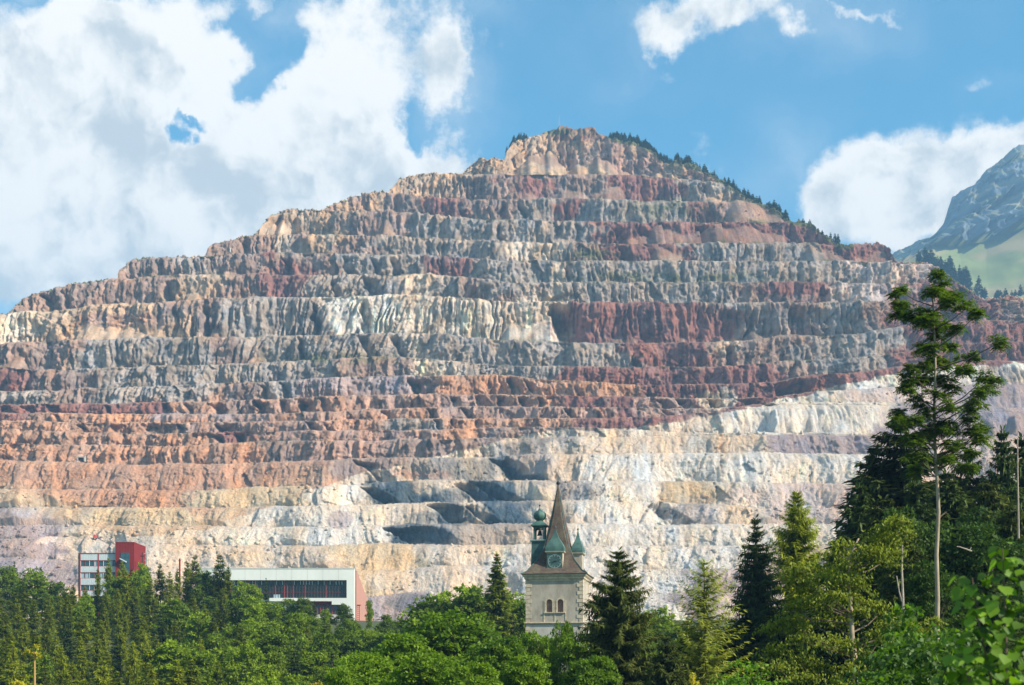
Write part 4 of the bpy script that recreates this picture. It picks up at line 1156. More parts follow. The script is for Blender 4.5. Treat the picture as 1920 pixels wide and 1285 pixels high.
def broad_leaves(lobes, nclump, per, ls, cr, rng, flat=.6, thin=.0):
    """lobes: (x,y,z,rx,ry,rz); clumps of leaves sit toward the shell of each lobe"""
    Lv = Leaves(); vol = np.array([(l[3]*l[4]*l[5])**(2/3) for l in lobes]); vol /= vol.sum()
    which = rng.choice(len(lobes), nclump, p=vol); Lb = np.array(lobes)[which]
    d = unit(rng.randn(nclump, 3)); d[:, 2] = np.where(d[:, 2] < -.35, -d[:, 2], d[:, 2]); 
    rr = (.45+.6*rng.rand(nclump)**.6)[:, None]
    cen = Lb[:, :3] + d*rr*Lb[:, 3:6]
    c_r = cr*(.55+.9*rng.rand(nclump))
    ctint = rng.rand(nclump)
    for q in range(1):
        n = nclump*per
        ci = np.repeat(np.arange(nclump), per)
        dd = unit(rng.randn(n, 3)); dd[:, 2] = np.abs(dd[:, 2])*1.0-.25
        pos = cen[ci] + dd*(c_r[ci]*(.5+.5*rng.rand(n)))[:, None]*np.array([1, 1, flat])
        D = dd*.7 + rng.randn(n, 3)*.5; D[:, 2] -= .35
        N = unit(np.stack([dd[:, 0]*.5, dd[:, 1]*.5, .9+0*ci], -1) + rng.randn(n, 3)*.45)
        L = ls*(.6+.8*rng.rand(n))
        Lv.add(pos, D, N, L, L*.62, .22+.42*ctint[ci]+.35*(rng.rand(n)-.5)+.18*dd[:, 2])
    return Lv, cen

def limbs_mb(cen, trunk_pts, rng, n=14, r0=.07):
    mb = MB(); tp = np.array(trunk_pts)
    for i in rng.choice(len(cen), min(n, len(cen)), replace=False):
        c = cen[i]; zt = max(tp[1][2], min(tp[-1][2]*.95, c[2]-.35*abs(c[2]-tp[0][2])*.5-.6))
        j = np.interp(zt, tp[:, 2], np.arange(len(tp))); a = np.array([np.interp(zt, tp[:, 2], tp[:, 0]), np.interp(zt, tp[:, 2], tp[:, 1]), zt])
        m = (a+c)/2 + np.array([0, 0, .12*np.linalg.norm(c-a)])
        mb.tube([a, m, c], [r0, r0*.7, r0*.3], 5)
    return mb

LARGE = {}
def proto(key, name, leaf_mesh, leaf_mat, trunk, trunk_mat, limbs=None):
    t = root(name, (0, 0, 0))
    trunk.build("trunk", trunk_mat, t)
    link("crown", leaf_mesh, leaf_mat, t)
    if limbs is not None and limbs.n: limbs.build("limb", trunk_mat, t)
    LARGE[key] = [t, False]
def place(key, x, y, ztop=None, zb=None, label=None, cat="tree", group=None, h0=1.0, name=None, sxy=1.0, rz=None, lean=0.0):
    """h0: height of the prototype; scaled so its top reaches ztop"""
    pr = LARGE[key]
    t = pr[0] if not pr[1] else copy_tree(pr[0])
    pr[1] = True
    if zb is None: zb = float(ground_z(x, y))
    s = (ztop-zb)/h0 if ztop is not None else 1.0
    t.location = (x, y, zb); t.scale = (s*sxy, s*sxy, s)
    t.rotation_euler = (lean, 0, rz if rz is not None else RR.uniform(0, 6.28))
    for k in ("group",):
        if k in t: del t[k]
    tag(t, label, cat, group)
    if name: t.name = name
    return t
RR = random.Random(11)

# --- prototypes of the wood on the left (10 m tall each)
for i in range(4):
    r = np.random.RandomState(20+i)
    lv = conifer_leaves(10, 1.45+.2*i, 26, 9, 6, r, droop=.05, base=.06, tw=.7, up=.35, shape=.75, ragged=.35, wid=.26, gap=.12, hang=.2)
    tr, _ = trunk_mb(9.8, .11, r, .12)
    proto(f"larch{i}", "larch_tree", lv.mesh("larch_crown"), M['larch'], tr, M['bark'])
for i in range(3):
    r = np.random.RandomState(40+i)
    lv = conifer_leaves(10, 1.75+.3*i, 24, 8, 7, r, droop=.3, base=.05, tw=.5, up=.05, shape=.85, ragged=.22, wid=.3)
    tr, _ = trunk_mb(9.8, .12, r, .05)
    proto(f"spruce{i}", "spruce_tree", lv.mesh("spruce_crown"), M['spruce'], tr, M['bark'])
for i in range(4):
    r = np.random.RandomState(60+i)
    lobes = [(0, 0, 6.2, 2.4, 2.4, 3.4), (1.1, .3, 4.6, 1.8, 1.8, 2.2), (-1.2, -.2, 5, 1.7, 1.8, 2.3), (.2, -.8, 7.6, 1.4, 1.4, 1.9), (0, 0, 3, 1.9, 1.9, 1.8)]
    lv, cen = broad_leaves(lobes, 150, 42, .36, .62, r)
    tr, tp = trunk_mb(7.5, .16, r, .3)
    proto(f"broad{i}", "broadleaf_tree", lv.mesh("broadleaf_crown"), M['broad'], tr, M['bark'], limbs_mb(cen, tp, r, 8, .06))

# --- skyline trees of the left wood: px, py of the tip, distance, kind, width factor, label
EDGE = [
 (12,1058,372,'broad1',1.0,"dark leafy tree cut by the photo's left edge, atop the wood"),
 (27,1052,380,'spruce2',.7,"narrow dark conifer tip beside the bright round tree at the far left"),
 (66,1063,360,'broad0',1.25,"bright green round-crowned tree at the far left of the wood"),
 (78,1104,338,'broad2',1.0,"low leafy tree directly below the bright round-crowned tree at the far left"),
 (98,1088,352,'larch1',.9,"low larch just right of the round bright tree at the far left"),
 (113,1086,352,'broad3',.7,"small leafy tree filling the dip left of the office block"),
 (137,1096,350,'larch2',.9,"larch at the lower left corner of the office block"),
 (160,1100,345,'larch0',.8,"low larch in front of the office block's left bays"),
 (183,1066,340,'larch3',.55,"very slim larch standing before the middle of the office windows"),
 (203,1046,345,'larch1',.6,"tall slim larch in front of the office windows next to the red stair tower"),
 (229,1052,340,'larch2',.7,"slim larch whose tip stands before the red stair tower"),
 (246,1066,342,'spruce1',.8,"brownish conifer before the right part of the red stair tower"),
 (264,1056,348,'broad2',.6,"thin leafy tree touching the right side of the red stair tower"),
 (222,1078,336,'broad1',.8,"leafy tree hiding the lower part of the red stair tower, left half"),
 (238,1070,334,'larch0',.9,"larch hiding the lower part of the red stair tower, middle"),
 (254,1074,336,'broad3',.8,"leafy tree hiding the lower part of the red stair tower, right half"),
 (277,1062,350,'larch0',.7,"ragged larch right beside the two poles"),
 (300,1058,352,'larch3',.8,"larch midway between the poles and the red chimney"),
 (318,1072,350,'larch1',.8,"low larch left of the red chimney"),
 (333,1066,352,'larch2',.6,"larch hiding the foot of the red chimney"),
 (352,1054,355,'larch0',.85,"larch just right of the red chimney"),
 (366,1040,356,'larch3',.8,"taller larch between the red chimney and the white hall"),
 (386,1066,352,'broad1',.8,"leafy tree at the left end of the white hall"),
 (412,1040,350,'larch1',.95,"tallest larch rising in front of the white hall's left end"),
 (428,1062,348,'larch2',.7,"larch beside the tallest one in front of the white hall"),
 (452,1090,345,'broad2',.85,"leafy tree before the left part of the dark glazed band"),
 (475,1094,345,'broad0',.8,"leafy tree under the glazed band, left of the thin spire-like fir"),
 (499,1083,335,'spruce0',.5,"very thin fir pointing up in front of the dark glazed band"),
 (540,1119,340,'broad3',1.0,"dark leafy crown below the pale open window of the hall"),
 (570,1118,338,'broad1',1.0,"dark leafy crown below the right half of the glazed band"),
 (590,1126,335,'spruce1',.8,"dark conifer under the red beam of the hall"),
 (612,1142,330,'broad2',1.0,"leafy crown hiding the left of the lower glazing"),
 (645,1130,330,'broad0',.9,"rounded tree before the right corner of the white hall"),
 (693,1122,330,'broad3',.42,"small thin-crowned tree against the grey rock right of the pink wall"),
 (724,1150,310,'broad1',1.0,"leafy tree at the foot of the grey rock, right of the pink wall"),
 (748,1158,300,'broad2',1.0,"low leafy crown between the grey rock and the dark crown behind the church wood"),
]
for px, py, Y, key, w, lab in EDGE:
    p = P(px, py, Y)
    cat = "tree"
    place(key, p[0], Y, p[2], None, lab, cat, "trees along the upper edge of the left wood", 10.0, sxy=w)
# the wood itself
LAND = [(-80, "the far left edge"), (40, "the round bright tree"), (95, "the gap left of the office block"), (135, "the office block's left corner"), (165, "the office windows"),
 (200, "the red stair tower's left side"), (235, "the red stair tower"), (262, "the two poles"), (290, "the gap between poles and chimney"), (325, "the red chimney"), (355, "the hall's hidden left end"),
 (400, "the tallest larch"), (432, "the first panes of the glazed band"), (470, "the thin pointed fir"), (510, "the pale open window"), (540, "the middle of the glazed band"), (575, "the red beam of the hall"),
 (608, "the hall's lower glazing"), (635, "the hall's right corner"), (660, "the pink side wall"), (685, "the small thin-crowned tree"), (712, "the grey rock patch"), (745, "the cream rock"), (9999, "")]
ENVL = [(-60,1075),(60,1082),(100,1108),(150,1116),(185,1106),(215,1092),(260,1085),(300,1082),(350,1076),(420,1072),(450,1108),(500,1116),(560,1134),(600,1146),(620,1160),(650,1150),(690,1172),(720,1166),(800,1172)]
def fill_wood():
    rng = random.Random(5); seen = {}
    ordn = ["first", "second", "third", "fourth", "fifth", "sixth", "seventh", "eighth"]
    todo = []
    for row, (py, Y, step) in enumerate([(1104, 325, 29), (1128, 296, 32), (1154, 266, 35), (1182, 240, 38), (1212, 214, 42), (1244, 192, 46), (1272, 174, 50)]):
        px = -60 + (row % 2)*14
        while px < 790 - row*8:
            x = px + rng.uniform(-8, 8); q = py + rng.uniform(-14, 14); Yq = Y + rng.uniform(-8, 8)
            q = max(q, float(np.interp(x, [e[0] for e in ENVL], [e[1] for e in ENVL])) + rng.uniform(0, 10))
            if x > 430: q += (x-430)*0.03
            conif = x < 400 + 60*rng.uniform(-1, 1)
            if conif: key = rng.choice(['larch0', 'larch1', 'larch2', 'larch3', 'larch0', 'larch2', 'spruce0', 'broad2'])
            else: key = rng.choice(['broad0', 'broad1', 'broad2', 'broad3', 'spruce1', 'spruce2', 'larch3', 'broad1'])
            kind = {'l': 'larch', 's': 'spruce', 'b': 'leafy tree'}[key[0]]
            lm = [LAND[i][1] for i in range(len(LAND)-1) if LAND[i][0] <= x < LAND[i+1][0]][0]
            todo.append((x, q, Yq, key, kind, lm, row, conif, rng.uniform(.75, 1.15)))
            px += step*rng.uniform(.8, 1.2)
    cnt = {}
    for td in todo: cnt[(td[4], td[5], td[6])] = cnt.get((td[4], td[5], td[6]), 0)+1
    for x, q, Yq, key, kind, lm, row, conif, w in todo:
        k = (kind, lm, row); i = seen.get(k, 0); seen[k] = i+1
        pre = "" if cnt[k] == 1 else (["left-hand ", "right-hand ", "rightmost "][i] if cnt[k] < 4 else "")
        lab = f"{pre}{kind}, {ordn[row]} row down the wood, below {lm}"
        p = P(x, q, Yq); gz = float(ground_z(p[0], Yq)); zb = min(gz, p[2]-8.5)
        place(key, p[0], Yq, p[2], zb, lab, "tree", f"{kind} rows of the wood on the left".replace("larch ", "larches in ").replace("spruce ", "spruces in ").replace("leafy tree ", "leafy trees in "), 10.0, sxy=w*(1.0 if conif else 1.1))
fill_wood()

# --- bright leafy crowns before the church
for i in range(3):
    r = np.random.RandomState(80+i)
    lobes = [(0, 0, 9, 3.6, 3.4, 4.2), (2.2, .3, 7, 2.6, 2.6, 3), (-2.4, -.5, 7.2, 2.6, 2.6, 3.2), (.8-.8*i, -1, 11, 2, 2, 2.2), (-.9, .5, 10.6, 1.8, 1.8, 1.9), (1.5, -1.8, 5, 2.6, 2, 2.6), (-1.6, -1.6, 4.6, 2.6, 2, 2.4)]
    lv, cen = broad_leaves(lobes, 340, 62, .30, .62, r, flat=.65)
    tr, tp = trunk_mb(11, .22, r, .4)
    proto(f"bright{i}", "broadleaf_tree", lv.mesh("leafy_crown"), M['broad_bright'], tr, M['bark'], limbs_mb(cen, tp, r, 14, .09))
g = "leafy trees in front of the church tower"
for px, py, Y, i, w, lab in [
 (850,1146,118,0,1.0,"large bright green rounded tree left of the church tower, the widest crown there"),
 (760,1186,112,1,.95,"bright green leafy tree at the left flank of the large rounded one"),
 (690,1218,104,2,.9,"low bright leafy crown at the bottom, under the pink-walled end of the hall"),
 (640,1248,100,0,.6,"leftmost and lowest of the bright leafy crowns at the bottom edge"),
 (930,1190,110,2,.8,"bright leafy tree between the large rounded one and the church tower"),
 (1005,1182,112,1,.5,"slim bright leafy tree in front of the tower's left corner"),
 (1056,1160,108,2,.3,"bright leafy shoot rising in front of the tower's right-hand arched window"),
 (1094,1186,106,0,.55,"bright leafy crown before the foot of the tower's right side"),
 (985,1226,92,0,.8,"low bright leafy crown at the bottom directly below the church tower"),
 (1110,1228,90,1,.7,"low bright leafy crown at the bottom below the large dark spruce"),
 (800,1222,92,2,.9,"low bright leafy crown at the bottom below the large rounded tree"),
 (880,1240,88,1,.8,"lowest leafy crown at the bottom edge, centre-left of the tower")]:
    p = P(px, py, Y); place(f"bright{i}", p[0], Y, p[2], min(float(ground_z(p[0], Y)), p[2]-9), lab, "tree", g, 13.4, sxy=w*1.12)
# darker trees right behind them
g = "trees behind the bright crowns, left of the church tower"
for px, py, Y, key, w, lab in [
 (820,1112,235,'broad1',1.15,"dark leafy tree at the cream rock's foot, left of the pointed fir"),
 (788,1134,232,'broad3',1.0,"dark leafy tree leaning over the grey rock, behind the bright crowns"),
 (855,1094,240,'broad0',1.25,"broad leafy tree with the highest crown of the group left of the fir"),
 (893,1098,238,'broad2',.95,"leafy tree immediately left of the pointed fir beside the tower"),
 (968,1100,236,'broad3',.9,"leafy tree squeezed between the pointed fir and the tower"),
 (985,1118,230,'broad1',.7,"leafy crown touching the left wall of the church tower"),
 (905,1150,205,'broad0',1.0,"shaded leafy crown at the foot of the pointed fir"),
 (960,1150,200,'spruce2',1.0,"shaded conifer low down beside the tower's left wall"),
 (1240,1140,250,'broad2',1.2,"hazy green tree at the rock foot right of the large dark spruce"),
 (1225,1165,240,'broad0',1.2,"low hazy tree just right of the large dark spruce"),
 (1275,1170,230,'broad1',1.1,"low hazy tree left of the sparse pale larch"),
 (1305,1186,215,'broad3',1.2,"low hazy tree behind the sparse pale larch's stem"),
 (1345,1176,220,'larch1',1.2,"low larch behind, just right of the sparse pale larch"),
 (1375,1168,225,'broad0',1.2,"low leafy tree behind the slender dark spruce, left side"),
 (1405,1160,225,'broad2',1.2,"low leafy tree behind the slender dark spruce's middle"),
 (1445,1130,230,'broad1',1.2,"low leafy tree between the slender dark spruce and the feathery larch"),
 (1480,1120,228,'spruce1',1.2,"low spruce behind the feathery larch"),
 (1525,1100,226,'broad3',1.2,"leafy tree behind the left arm of the golden-green tree"),
 (1560,1090,222,'spruce0',1.2,"spruce behind the golden-green tree's top"),
 (1130,1170,215,'broad2',1.2,"leafy tree behind the large dark spruce, left side"),
 (1185,1180,215,'broad1',1.2,"leafy tree behind the large dark spruce, right side"),
 (1255,1215,150,'broad0',1.0,"shaded leafy tree at the bottom between large spruce and pale larch"),
 (1310,1225,150,'broad3',1.0,"shaded leafy tree at the bottom behind the pale larch"),
 (1365,1215,150,'broad2',1.0,"shaded leafy tree at the bottom left of the slender spruce's foot"),
 (1430,1190,150,'broad1',1.1,"shaded leafy tree at the bottom right of the slender spruce's foot"),
 (1500,1170,150,'spruce2',1.1,"shaded spruce low behind the golden-green tree's left arm")]:
    p = P(px, py, Y); place(key, p[0], Y, p[2], min(float(ground_z(p[0], Y)), p[2]-10), lab, "tree", g, 10.0, sxy=w)
r = np.random.RandomState(101)
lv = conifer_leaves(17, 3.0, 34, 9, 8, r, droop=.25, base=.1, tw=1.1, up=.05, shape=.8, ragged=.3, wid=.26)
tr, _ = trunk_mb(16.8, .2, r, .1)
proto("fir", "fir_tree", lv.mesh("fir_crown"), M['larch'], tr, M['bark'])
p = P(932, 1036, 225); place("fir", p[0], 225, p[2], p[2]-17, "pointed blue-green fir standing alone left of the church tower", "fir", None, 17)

# --- single conifers in the right half
def big_conifer(key, seed, h, R, nwh, per, st, mat, **kw):
    r = np.random.RandomState(seed); lv = conifer_leaves(h, R, nwh, per, st, r, **kw)
    tr, _ = trunk_mb(h*.985, .012*h, r, .06)
    nm = "larch_tree" if 'larch' in mat else "spruce_tree"
    proto(key, nm, lv.mesh(nm+"_crown"), M[mat], tr, M['bark'])
big_conifer("s1160", 7, 15, 4.4, 40, 13, 20, 'spruce_brown', droop=.32, base=.02, tw=.72, up=.12, shape=.62, ragged=.25, wid=.2, gap=.12, hang=.9)
p = P(1160, 1028, 100); place("s1160", p[0], 100, p[2], p[2]-15, "large dark spruce with drooping branches right beside the church tower", "spruce", None, 15)
big_conifer("s1415", 8, 17, 3.7, 44, 9, 12, 'spruce', droop=.28, base=.02, tw=.8, up=.1, shape=.75, ragged=.28, wid=.26, gap=.1, hang=.7)
p = P(1417, 968, 125); place("s1415", p[0], 125, p[2], p[2]-17, "slender dark spruce standing left of the two-tone larch, against the white rock", "spruce", None, 17)
big_conifer("l1495", 9, 18, 4.4, 44, 11, 13, 'larch', droop=.1, base=.02, tw=1.0, up=.3, shape=.72, ragged=.25, wid=.16, gap=.05, hang=.45)
p = P(1493, 920, 135); place("l1495", p[0], 135, p[2], p[2]-18, "tall feathery larch between the slender dark spruce and the dense right-hand wood", "larch", None, 18)
big_conifer("l1325", 10, 13, 3.4, 32, 10, 10, 'larch_pale', droop=.0, base=.02, tw=.55, up=.35, shape=.55, ragged=.35, wid=.2, gap=.0, hang=.15)
p = P(1322, 1050, 92); place("l1325", p[0], 92, p[2], p[2]-13, "sparse pale larch with a thin visible trunk, left of the slender dark spruce", "larch", None, 13)
big_conifer("sg1", 12, 16, 3.9, 40, 11, 12, 'spruce', droop=.3, base=.0, tw=.95, up=.08, shape=.72, ragged=.25, wid=.28, gap=.08, hang=.6)
big_conifer("sg2", 13, 16, 4.2, 38, 11, 12, 'spruce_brown', droop=.25, base=.0, tw=1.0, up=.12, shape=.65, ragged=.3, wid=.25, gap=.08, hang=.5)
g = "dark conifers of the dense wood on the right"
for px, py, Y, key, w, lab in [
 (1640,832,118,'sg1',.85,"dark spruce at the left flank of the right-hand wood, second tip from left"),
 (1690,782,116,'sg2',1.15,"highest and broadest conifer of the right-hand wood, directly left of the tall bare trunk"),
 (1612,905,112,'sg1',.9,"lower dark spruce forming the left outline of the right-hand wood"),
 (1815,842,120,'sg2',.8,"conifer behind the tall bare trunk, right of it"),
 (1880,803,118,'sg1',.6,"pointed dark fir tip near the right edge of the photo"),
 (1918,815,122,'sg1',.9,"dark conifer cut by the right edge of the photo"),
 (1775,880,108,'sg1',1.0,"conifer of the right-hand wood immediately behind the tall bare trunk"),
 (1855,900,104,'sg2',1.0,"conifer of the right-hand wood left of the thin dead pole"),
 (1660,930,100,'sg2',.95,"conifer of the right-hand wood above the golden-green tree"),
 (1720,900,104,'sg1',.9,"conifer of the right-hand wood with its tip just left of the bare trunk"),
 (1590,1010,104,'sg1',.9,"low dark spruce behind the top of the golden-green tree"),
 (1900,950,96,'sg2',1.0,"shaded conifer at the right edge above the near large-leaved shrub"),
 (1800,985,92,'sg1',1.0,"shaded conifer to the right of the forked dead stem"),
 (1705,1010,90,'sg2',1.0,"shaded conifer behind the forked dead stem"),
 (1548,1120,96,'sg1',.9,"low shaded conifer behind the golden-green tree, left side"),
 (1460,1150,104,'sg2',.9,"low conifer at the foot of the tall feathery larch"),
 (1370,1175,98,'sg2',.9,"low conifer at the foot of the slender dark spruce"),
 (1250,1190,90,'sg2',.8,"low green conifer between the large dark spruce and the sparse pale larch"),
 (1290,1160,98,'sg2',.7,"low conifer partly behind the sparse pale larch"),
 (1750,1090,80,'sg1',1.0,"dark lowest conifer behind the foot of the tall bare trunk"),
 (1850,1080,80,'sg1',1.1,"dark lowest conifer behind the near large-leaved shrub"),
 (1650,1120,82,'sg1',1.0,"dark lowest conifer right of the golden-green tree's trunk")]:
    p = P(px, py, Y); place(key, p[0], Y, p[2], min(float(ground_z(p[0], Y)), p[2]-14), lab, "conifer", g, 16, sxy=w)
# leafy trees within the right-hand wood
r = np.random.RandomState(131)
lobes = [(0, 0, 8, 2.6, 2.6, 3.6), (1.5, .3, 6, 2, 2, 2.6), (-1.6, -.5, 6.4, 2, 2, 2.7), (0, -1, 10.4, 1.3, 1.3, 1.6), (0, 0, 3.5, 2.4, 2.4, 2.4)]
lv, cen = broad_leaves(lobes, 330, 60, .19, .5, r, flat=.5)
tr, tp = trunk_mb(10, .16, r, .3)
proto("shade", "broadleaf_tree", lv.mesh("leafy_crown"), M['broad_dark'], tr, M['bark'], limbs_mb(cen, tp, r, 14, .06))
g = "leafy trees inside the dense wood on the right"
for px, py, Y, w, lab in [
 (1715,960,92,.8,"mid-green leafy tree in front of the broadest conifer, left of the bare trunk"),
 (1868,990,88,1.0,"leafy tree below the thin dead pole near the right edge"),
 (1760,1060,74,.8,"shaded leafy tree low behind the bare trunk"),
 (1835,965,98,.8,"leafy tree among the conifers right of the bare trunk")]:
    p = P(px, py, Y); place("shade", p[0], Y, p[2], min(float(ground_z(p[0], Y)), p[2]-11), lab, "tree", g, 11.8, sxy=w)

# --- skeleton-built trees: trunk through given points, tufts hung on branches
def tufted_tree(name, Y, trunk_px, r0, r1, tufts, leaf_fn, mat, bark, label, cat, extra=(), depth=1.6, seed=1):
    r = np.random.RandomState(seed)
    pts = [P(a, b, Y) for a, b in trunk_px]
    base = pts[0]; t = root(name, tuple(base)); tag(t, label, cat)
    tp = np.array([p-base for p in pts]); tp[:, 1] += 0
    n = len(tp); MB().tube(tp, [r0+(r1-r0)*i/(n-1) for i in range(n)], 9).build("trunk", M[bark], t, True)
    s = Y/F; Lv = Leaves(); mb = MB()
    zs = tp[:, 2]
    for (a, b, ra, rb) in tufts:
        c = P(a, b, Y)-base; c[1] += (r.rand()-.5)*2*depth
        R = np.array([ra*s, min(ra, rb)*s*1.1, rb*s])
        za = min(zs[-1], c[2] - (.25+.5*r.rand())*abs(c[0]-np.interp(c[2], zs, tp[:, 0])) - .2)
        at = np.array([np.interp(za, zs, tp[:, 0]), 0, za])
        mid = at*.45+c*.55 + np.array([0, 0, -.06*np.linalg.norm(c-at)])
        rr = .012 + .007*np.linalg.norm(c-at)
        MB().tube([at, mid, c], [rr*1.3, rr*.9, rr*.35], 6).build('limb', M['bark'], t)
        leaf_fn(Lv, c, R, r, mb)
    for line_, rad in extra:
        q = [P(a, b, Y)-base for a, b in line_]; MB().tube(q, [rad*(1-.6*i/len(q)) for i in range(len(q))], 6).build('limb', M['bark'], t)
    link("crown", Lv.mesh(name+"_crown"), M[mat], t)
    return t
def ash_tuft(Lv, c, R, r, mb):
    """compound leaves arching out of twig ends"""
    R = R*1.12; nt = max(5, int(R[0]*R[2]*12)+3)
    for k in range(nt):
        d = unit(r.randn(3)); e = c + d*R*(.25+.6*r.rand())
        nl = 17
        a = r.rand(nl)*6.28; el = r.rand(nl)*1.2-.25
        D = np.stack([np.cos(a)*np.cos(el), np.sin(a)*np.cos(el), np.sin(el)], -1)
        L = .40*(.7+.6*r.rand(nl)); tin = .25+.5*r.rand()
        for s in np.linspace(.25, 1, 6):
            pos = e + D*(L*s)[:, None] + np.array([0, 0, -1])*(L*s*s*.40)[:, None]
            side = unit(np.cross(D, [0, 0, 1.0]))
            for sg in (-1, 1):
                dd = side*sg + D*.7 + np.array([0, 0, -.5]) + r.randn(nl, 3)*.15
                Lv.add(pos, dd, np.tile([0, 0, 1.0], (nl, 1))+r.randn(nl, 3)*.3, .15, .062, tin+(r.rand(nl)-.5)*.4+.1)
TALL = [ # px, py, rx, ry
 (1747,528,16,14),(1752,548,22,14),(1694,540,14,14),(1704,555,16,12),(1785,545,20,12),(1792,552,15,12),(1735,560,24,12),(1765,570,22,14),(1697,578,14,14),(1710,590,20,14),(1730,585,20,14),
 (1752,592,22,16),(1775,598,20,16),(1800,588,16,12),(1728,612,24,12),(1758,622,24,14),(1785,622,20,12),(1812,605,10,8),(1745,640,16,10),(1800,636,14,8),(1735,605,18,14),
 (1738,660,22,16),(1765,665,14,16),(1790,672,18,18),(1815,672,18,14),(1830,685,14,10),(1856,655,15,14),(1740,690,20,12),(1798,700,12,10),
 (1703,700,22,18),(1722,708,24,18),(1748,705,24,16),(1775,710,20,14),(1700,722,16,10),(1782,725,14,12),(1690,735,20,10),(1716,752,22,14),(1745,745,14,12),(1698,765,14,12),(1708,780,18,12),(1735,778,14,12),
 (1760,775,18,18),(1740,795,20,16),(1765,800,22,18),(1785,790,10,12),(1838,715,14,16),(1850,735,18,14),(1828,745,18,14),(1835,760,20,14),(1810,770,20,12),(1815,790,16,12),(1848,722,12,10),
 (1722,812,14,12),(1750,818,18,12),(1790,808,14,10),(1822,805,22,10),(1845,800,14,10),(1855,815,10,12),(1705,790,18,14),(1672,795,10,6),(1700,800,14,10),(1725,830,18,14),(1700,830,20,18),(1715,860,22,16),
 (1780,835,16,8),(1805,832,20,10),(1835,820,14,8),(1790,855,16,10),(1820,850,18,12),(1770,865,10,8),(1800,880,18,10),(1735,880,14,16)]
tufted_tree("ash_tree", 70, [(1757,1290),(1757,1200),(1758,1120),(1756,1040),(1760,960),(1757,900),(1753,830),(1752,760),(1754,690),(1752,620),(1749,560),(1748,530)], .135, .025, TALL, ash_tuft, 'ash', 'bark_pale',
  "tall slender tree with a bare pale trunk and tufted crown rising above the right-hand wood", "tree",
  extra=[([(1759,975),(1764,968),(1775,960)], .05)], seed=5)
def gold_tuft(Lv, c, R, r, mb):
    n = int(900*R[0]*R[2])+150
    d = r.randn(n, 3)*.6; d = np.clip(d, -1.3, 1.3)
    pos = c + d*R*np.array([1.05, 1, .8]); pos[:, 2] -= (d[:, 0]**2)*R[2]*.6
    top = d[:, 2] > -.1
    D = r.randn(n, 3)*.55; D[:, 2] -= .8
    L = .13*(.7+.7*r.rand(n))
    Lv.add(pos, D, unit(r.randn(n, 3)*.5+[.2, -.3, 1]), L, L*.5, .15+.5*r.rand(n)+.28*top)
GOLD = [(1662,985,22,12),(1680,992,18,12),(1645,995,28,14),(1635,1015,34,16),(1665,1015,30,14),(1692,1000,14,10),(1590,1015,24,14),(1582,1030,30,16),(1610,1035,34,18),(1650,1035,34,16),(1672,1048,22,10),(1625,1045,34,14),
 (1500,1062,22,12),(1525,1060,24,14),(1512,1080,26,14),(1555,1060,26,16),(1580,1062,30,18),(1600,1060,28,18),(1545,1082,34,16),(1570,1090,36,18),(1598,1095,28,18),(1610,1115,18,12),(1525,1100,26,12),(1520,1125,26,12),(1498,1132,20,10),(1545,1120,30,16),(1575,1128,30,16),
 (1640,1128,20,10),(1655,1135,18,10),(1668,1145,10,8),(1480,1160,34,12),(1450,1175,24,10),(1492,1175,28,14),(1560,1158,34,16),(1595,1160,24,14),(1510,1195,36,16),(1470,1215,34,16),(1545,1205,36,18),(1585,1210,30,16),(1500,1235,36,18),
 (1455,1250,34,18),(1540,1245,34,18),(1580,1255,30,18),(1490,1270,40,14),(1560,1280,34,14),(1680,1158,28,8),(1650,1172,26,10),(1705,1165,28,8),(1735,1165,14,8),(1720,1185,14,10),(1690,1180,26,12),(1665,1195,22,12),(1625,1190,16,12),(1620,1230,16,10),(1610,1145,16,10)]
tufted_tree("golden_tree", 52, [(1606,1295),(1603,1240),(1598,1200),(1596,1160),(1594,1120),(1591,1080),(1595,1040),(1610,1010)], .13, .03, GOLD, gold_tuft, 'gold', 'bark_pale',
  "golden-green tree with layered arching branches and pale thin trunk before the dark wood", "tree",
  extra=[([(1594,1172),(1570,1166),(1535,1163),(1512,1160)], .035)], seed=9)

# dead stems
def dead(name, Y, lines, rad, label):
    b = P(*lines[0][0], Y); t = root(name, tuple(b)); tag(t, label, "dead tree")
    for i, ln in enumerate(lines):
        q = [P(a, c, Y)-b for a, c in ln]
        MB().tube(q, [rad*(1-.6*k/len(q))*(1 if i == 0 else .6) for k in range(len(q))], 6).build("stem" if i == 0 else "branch", M['deadwood'], t)
dead("dead_tree", 66, [[(1694,1180),(1693,1120),(1691,1070),(1692,1010)], [(1691,1128),(1686,1110),(1681,1080)], [(1692,1000),(1697,995),(1684,998)]], .065, "forked pale dead stem right of the golden-green tree")
dead("dead_tree", 74, [[(1910,1010),(1909,940),(1908,880),(1908,822)], [(1909,905),(1900,899)], [(1908,862),(1916,858)]], .055, "thin bare dead pole standing near the right edge of the photo")
dead("dead_tree", 70, [[(1822,1034),(1812,1030),(1800,1026),(1794,1025)], [(1818,1033),(1821,1026)]], .04, "small broken dead branch sticking out of the shade right of the bare trunk")

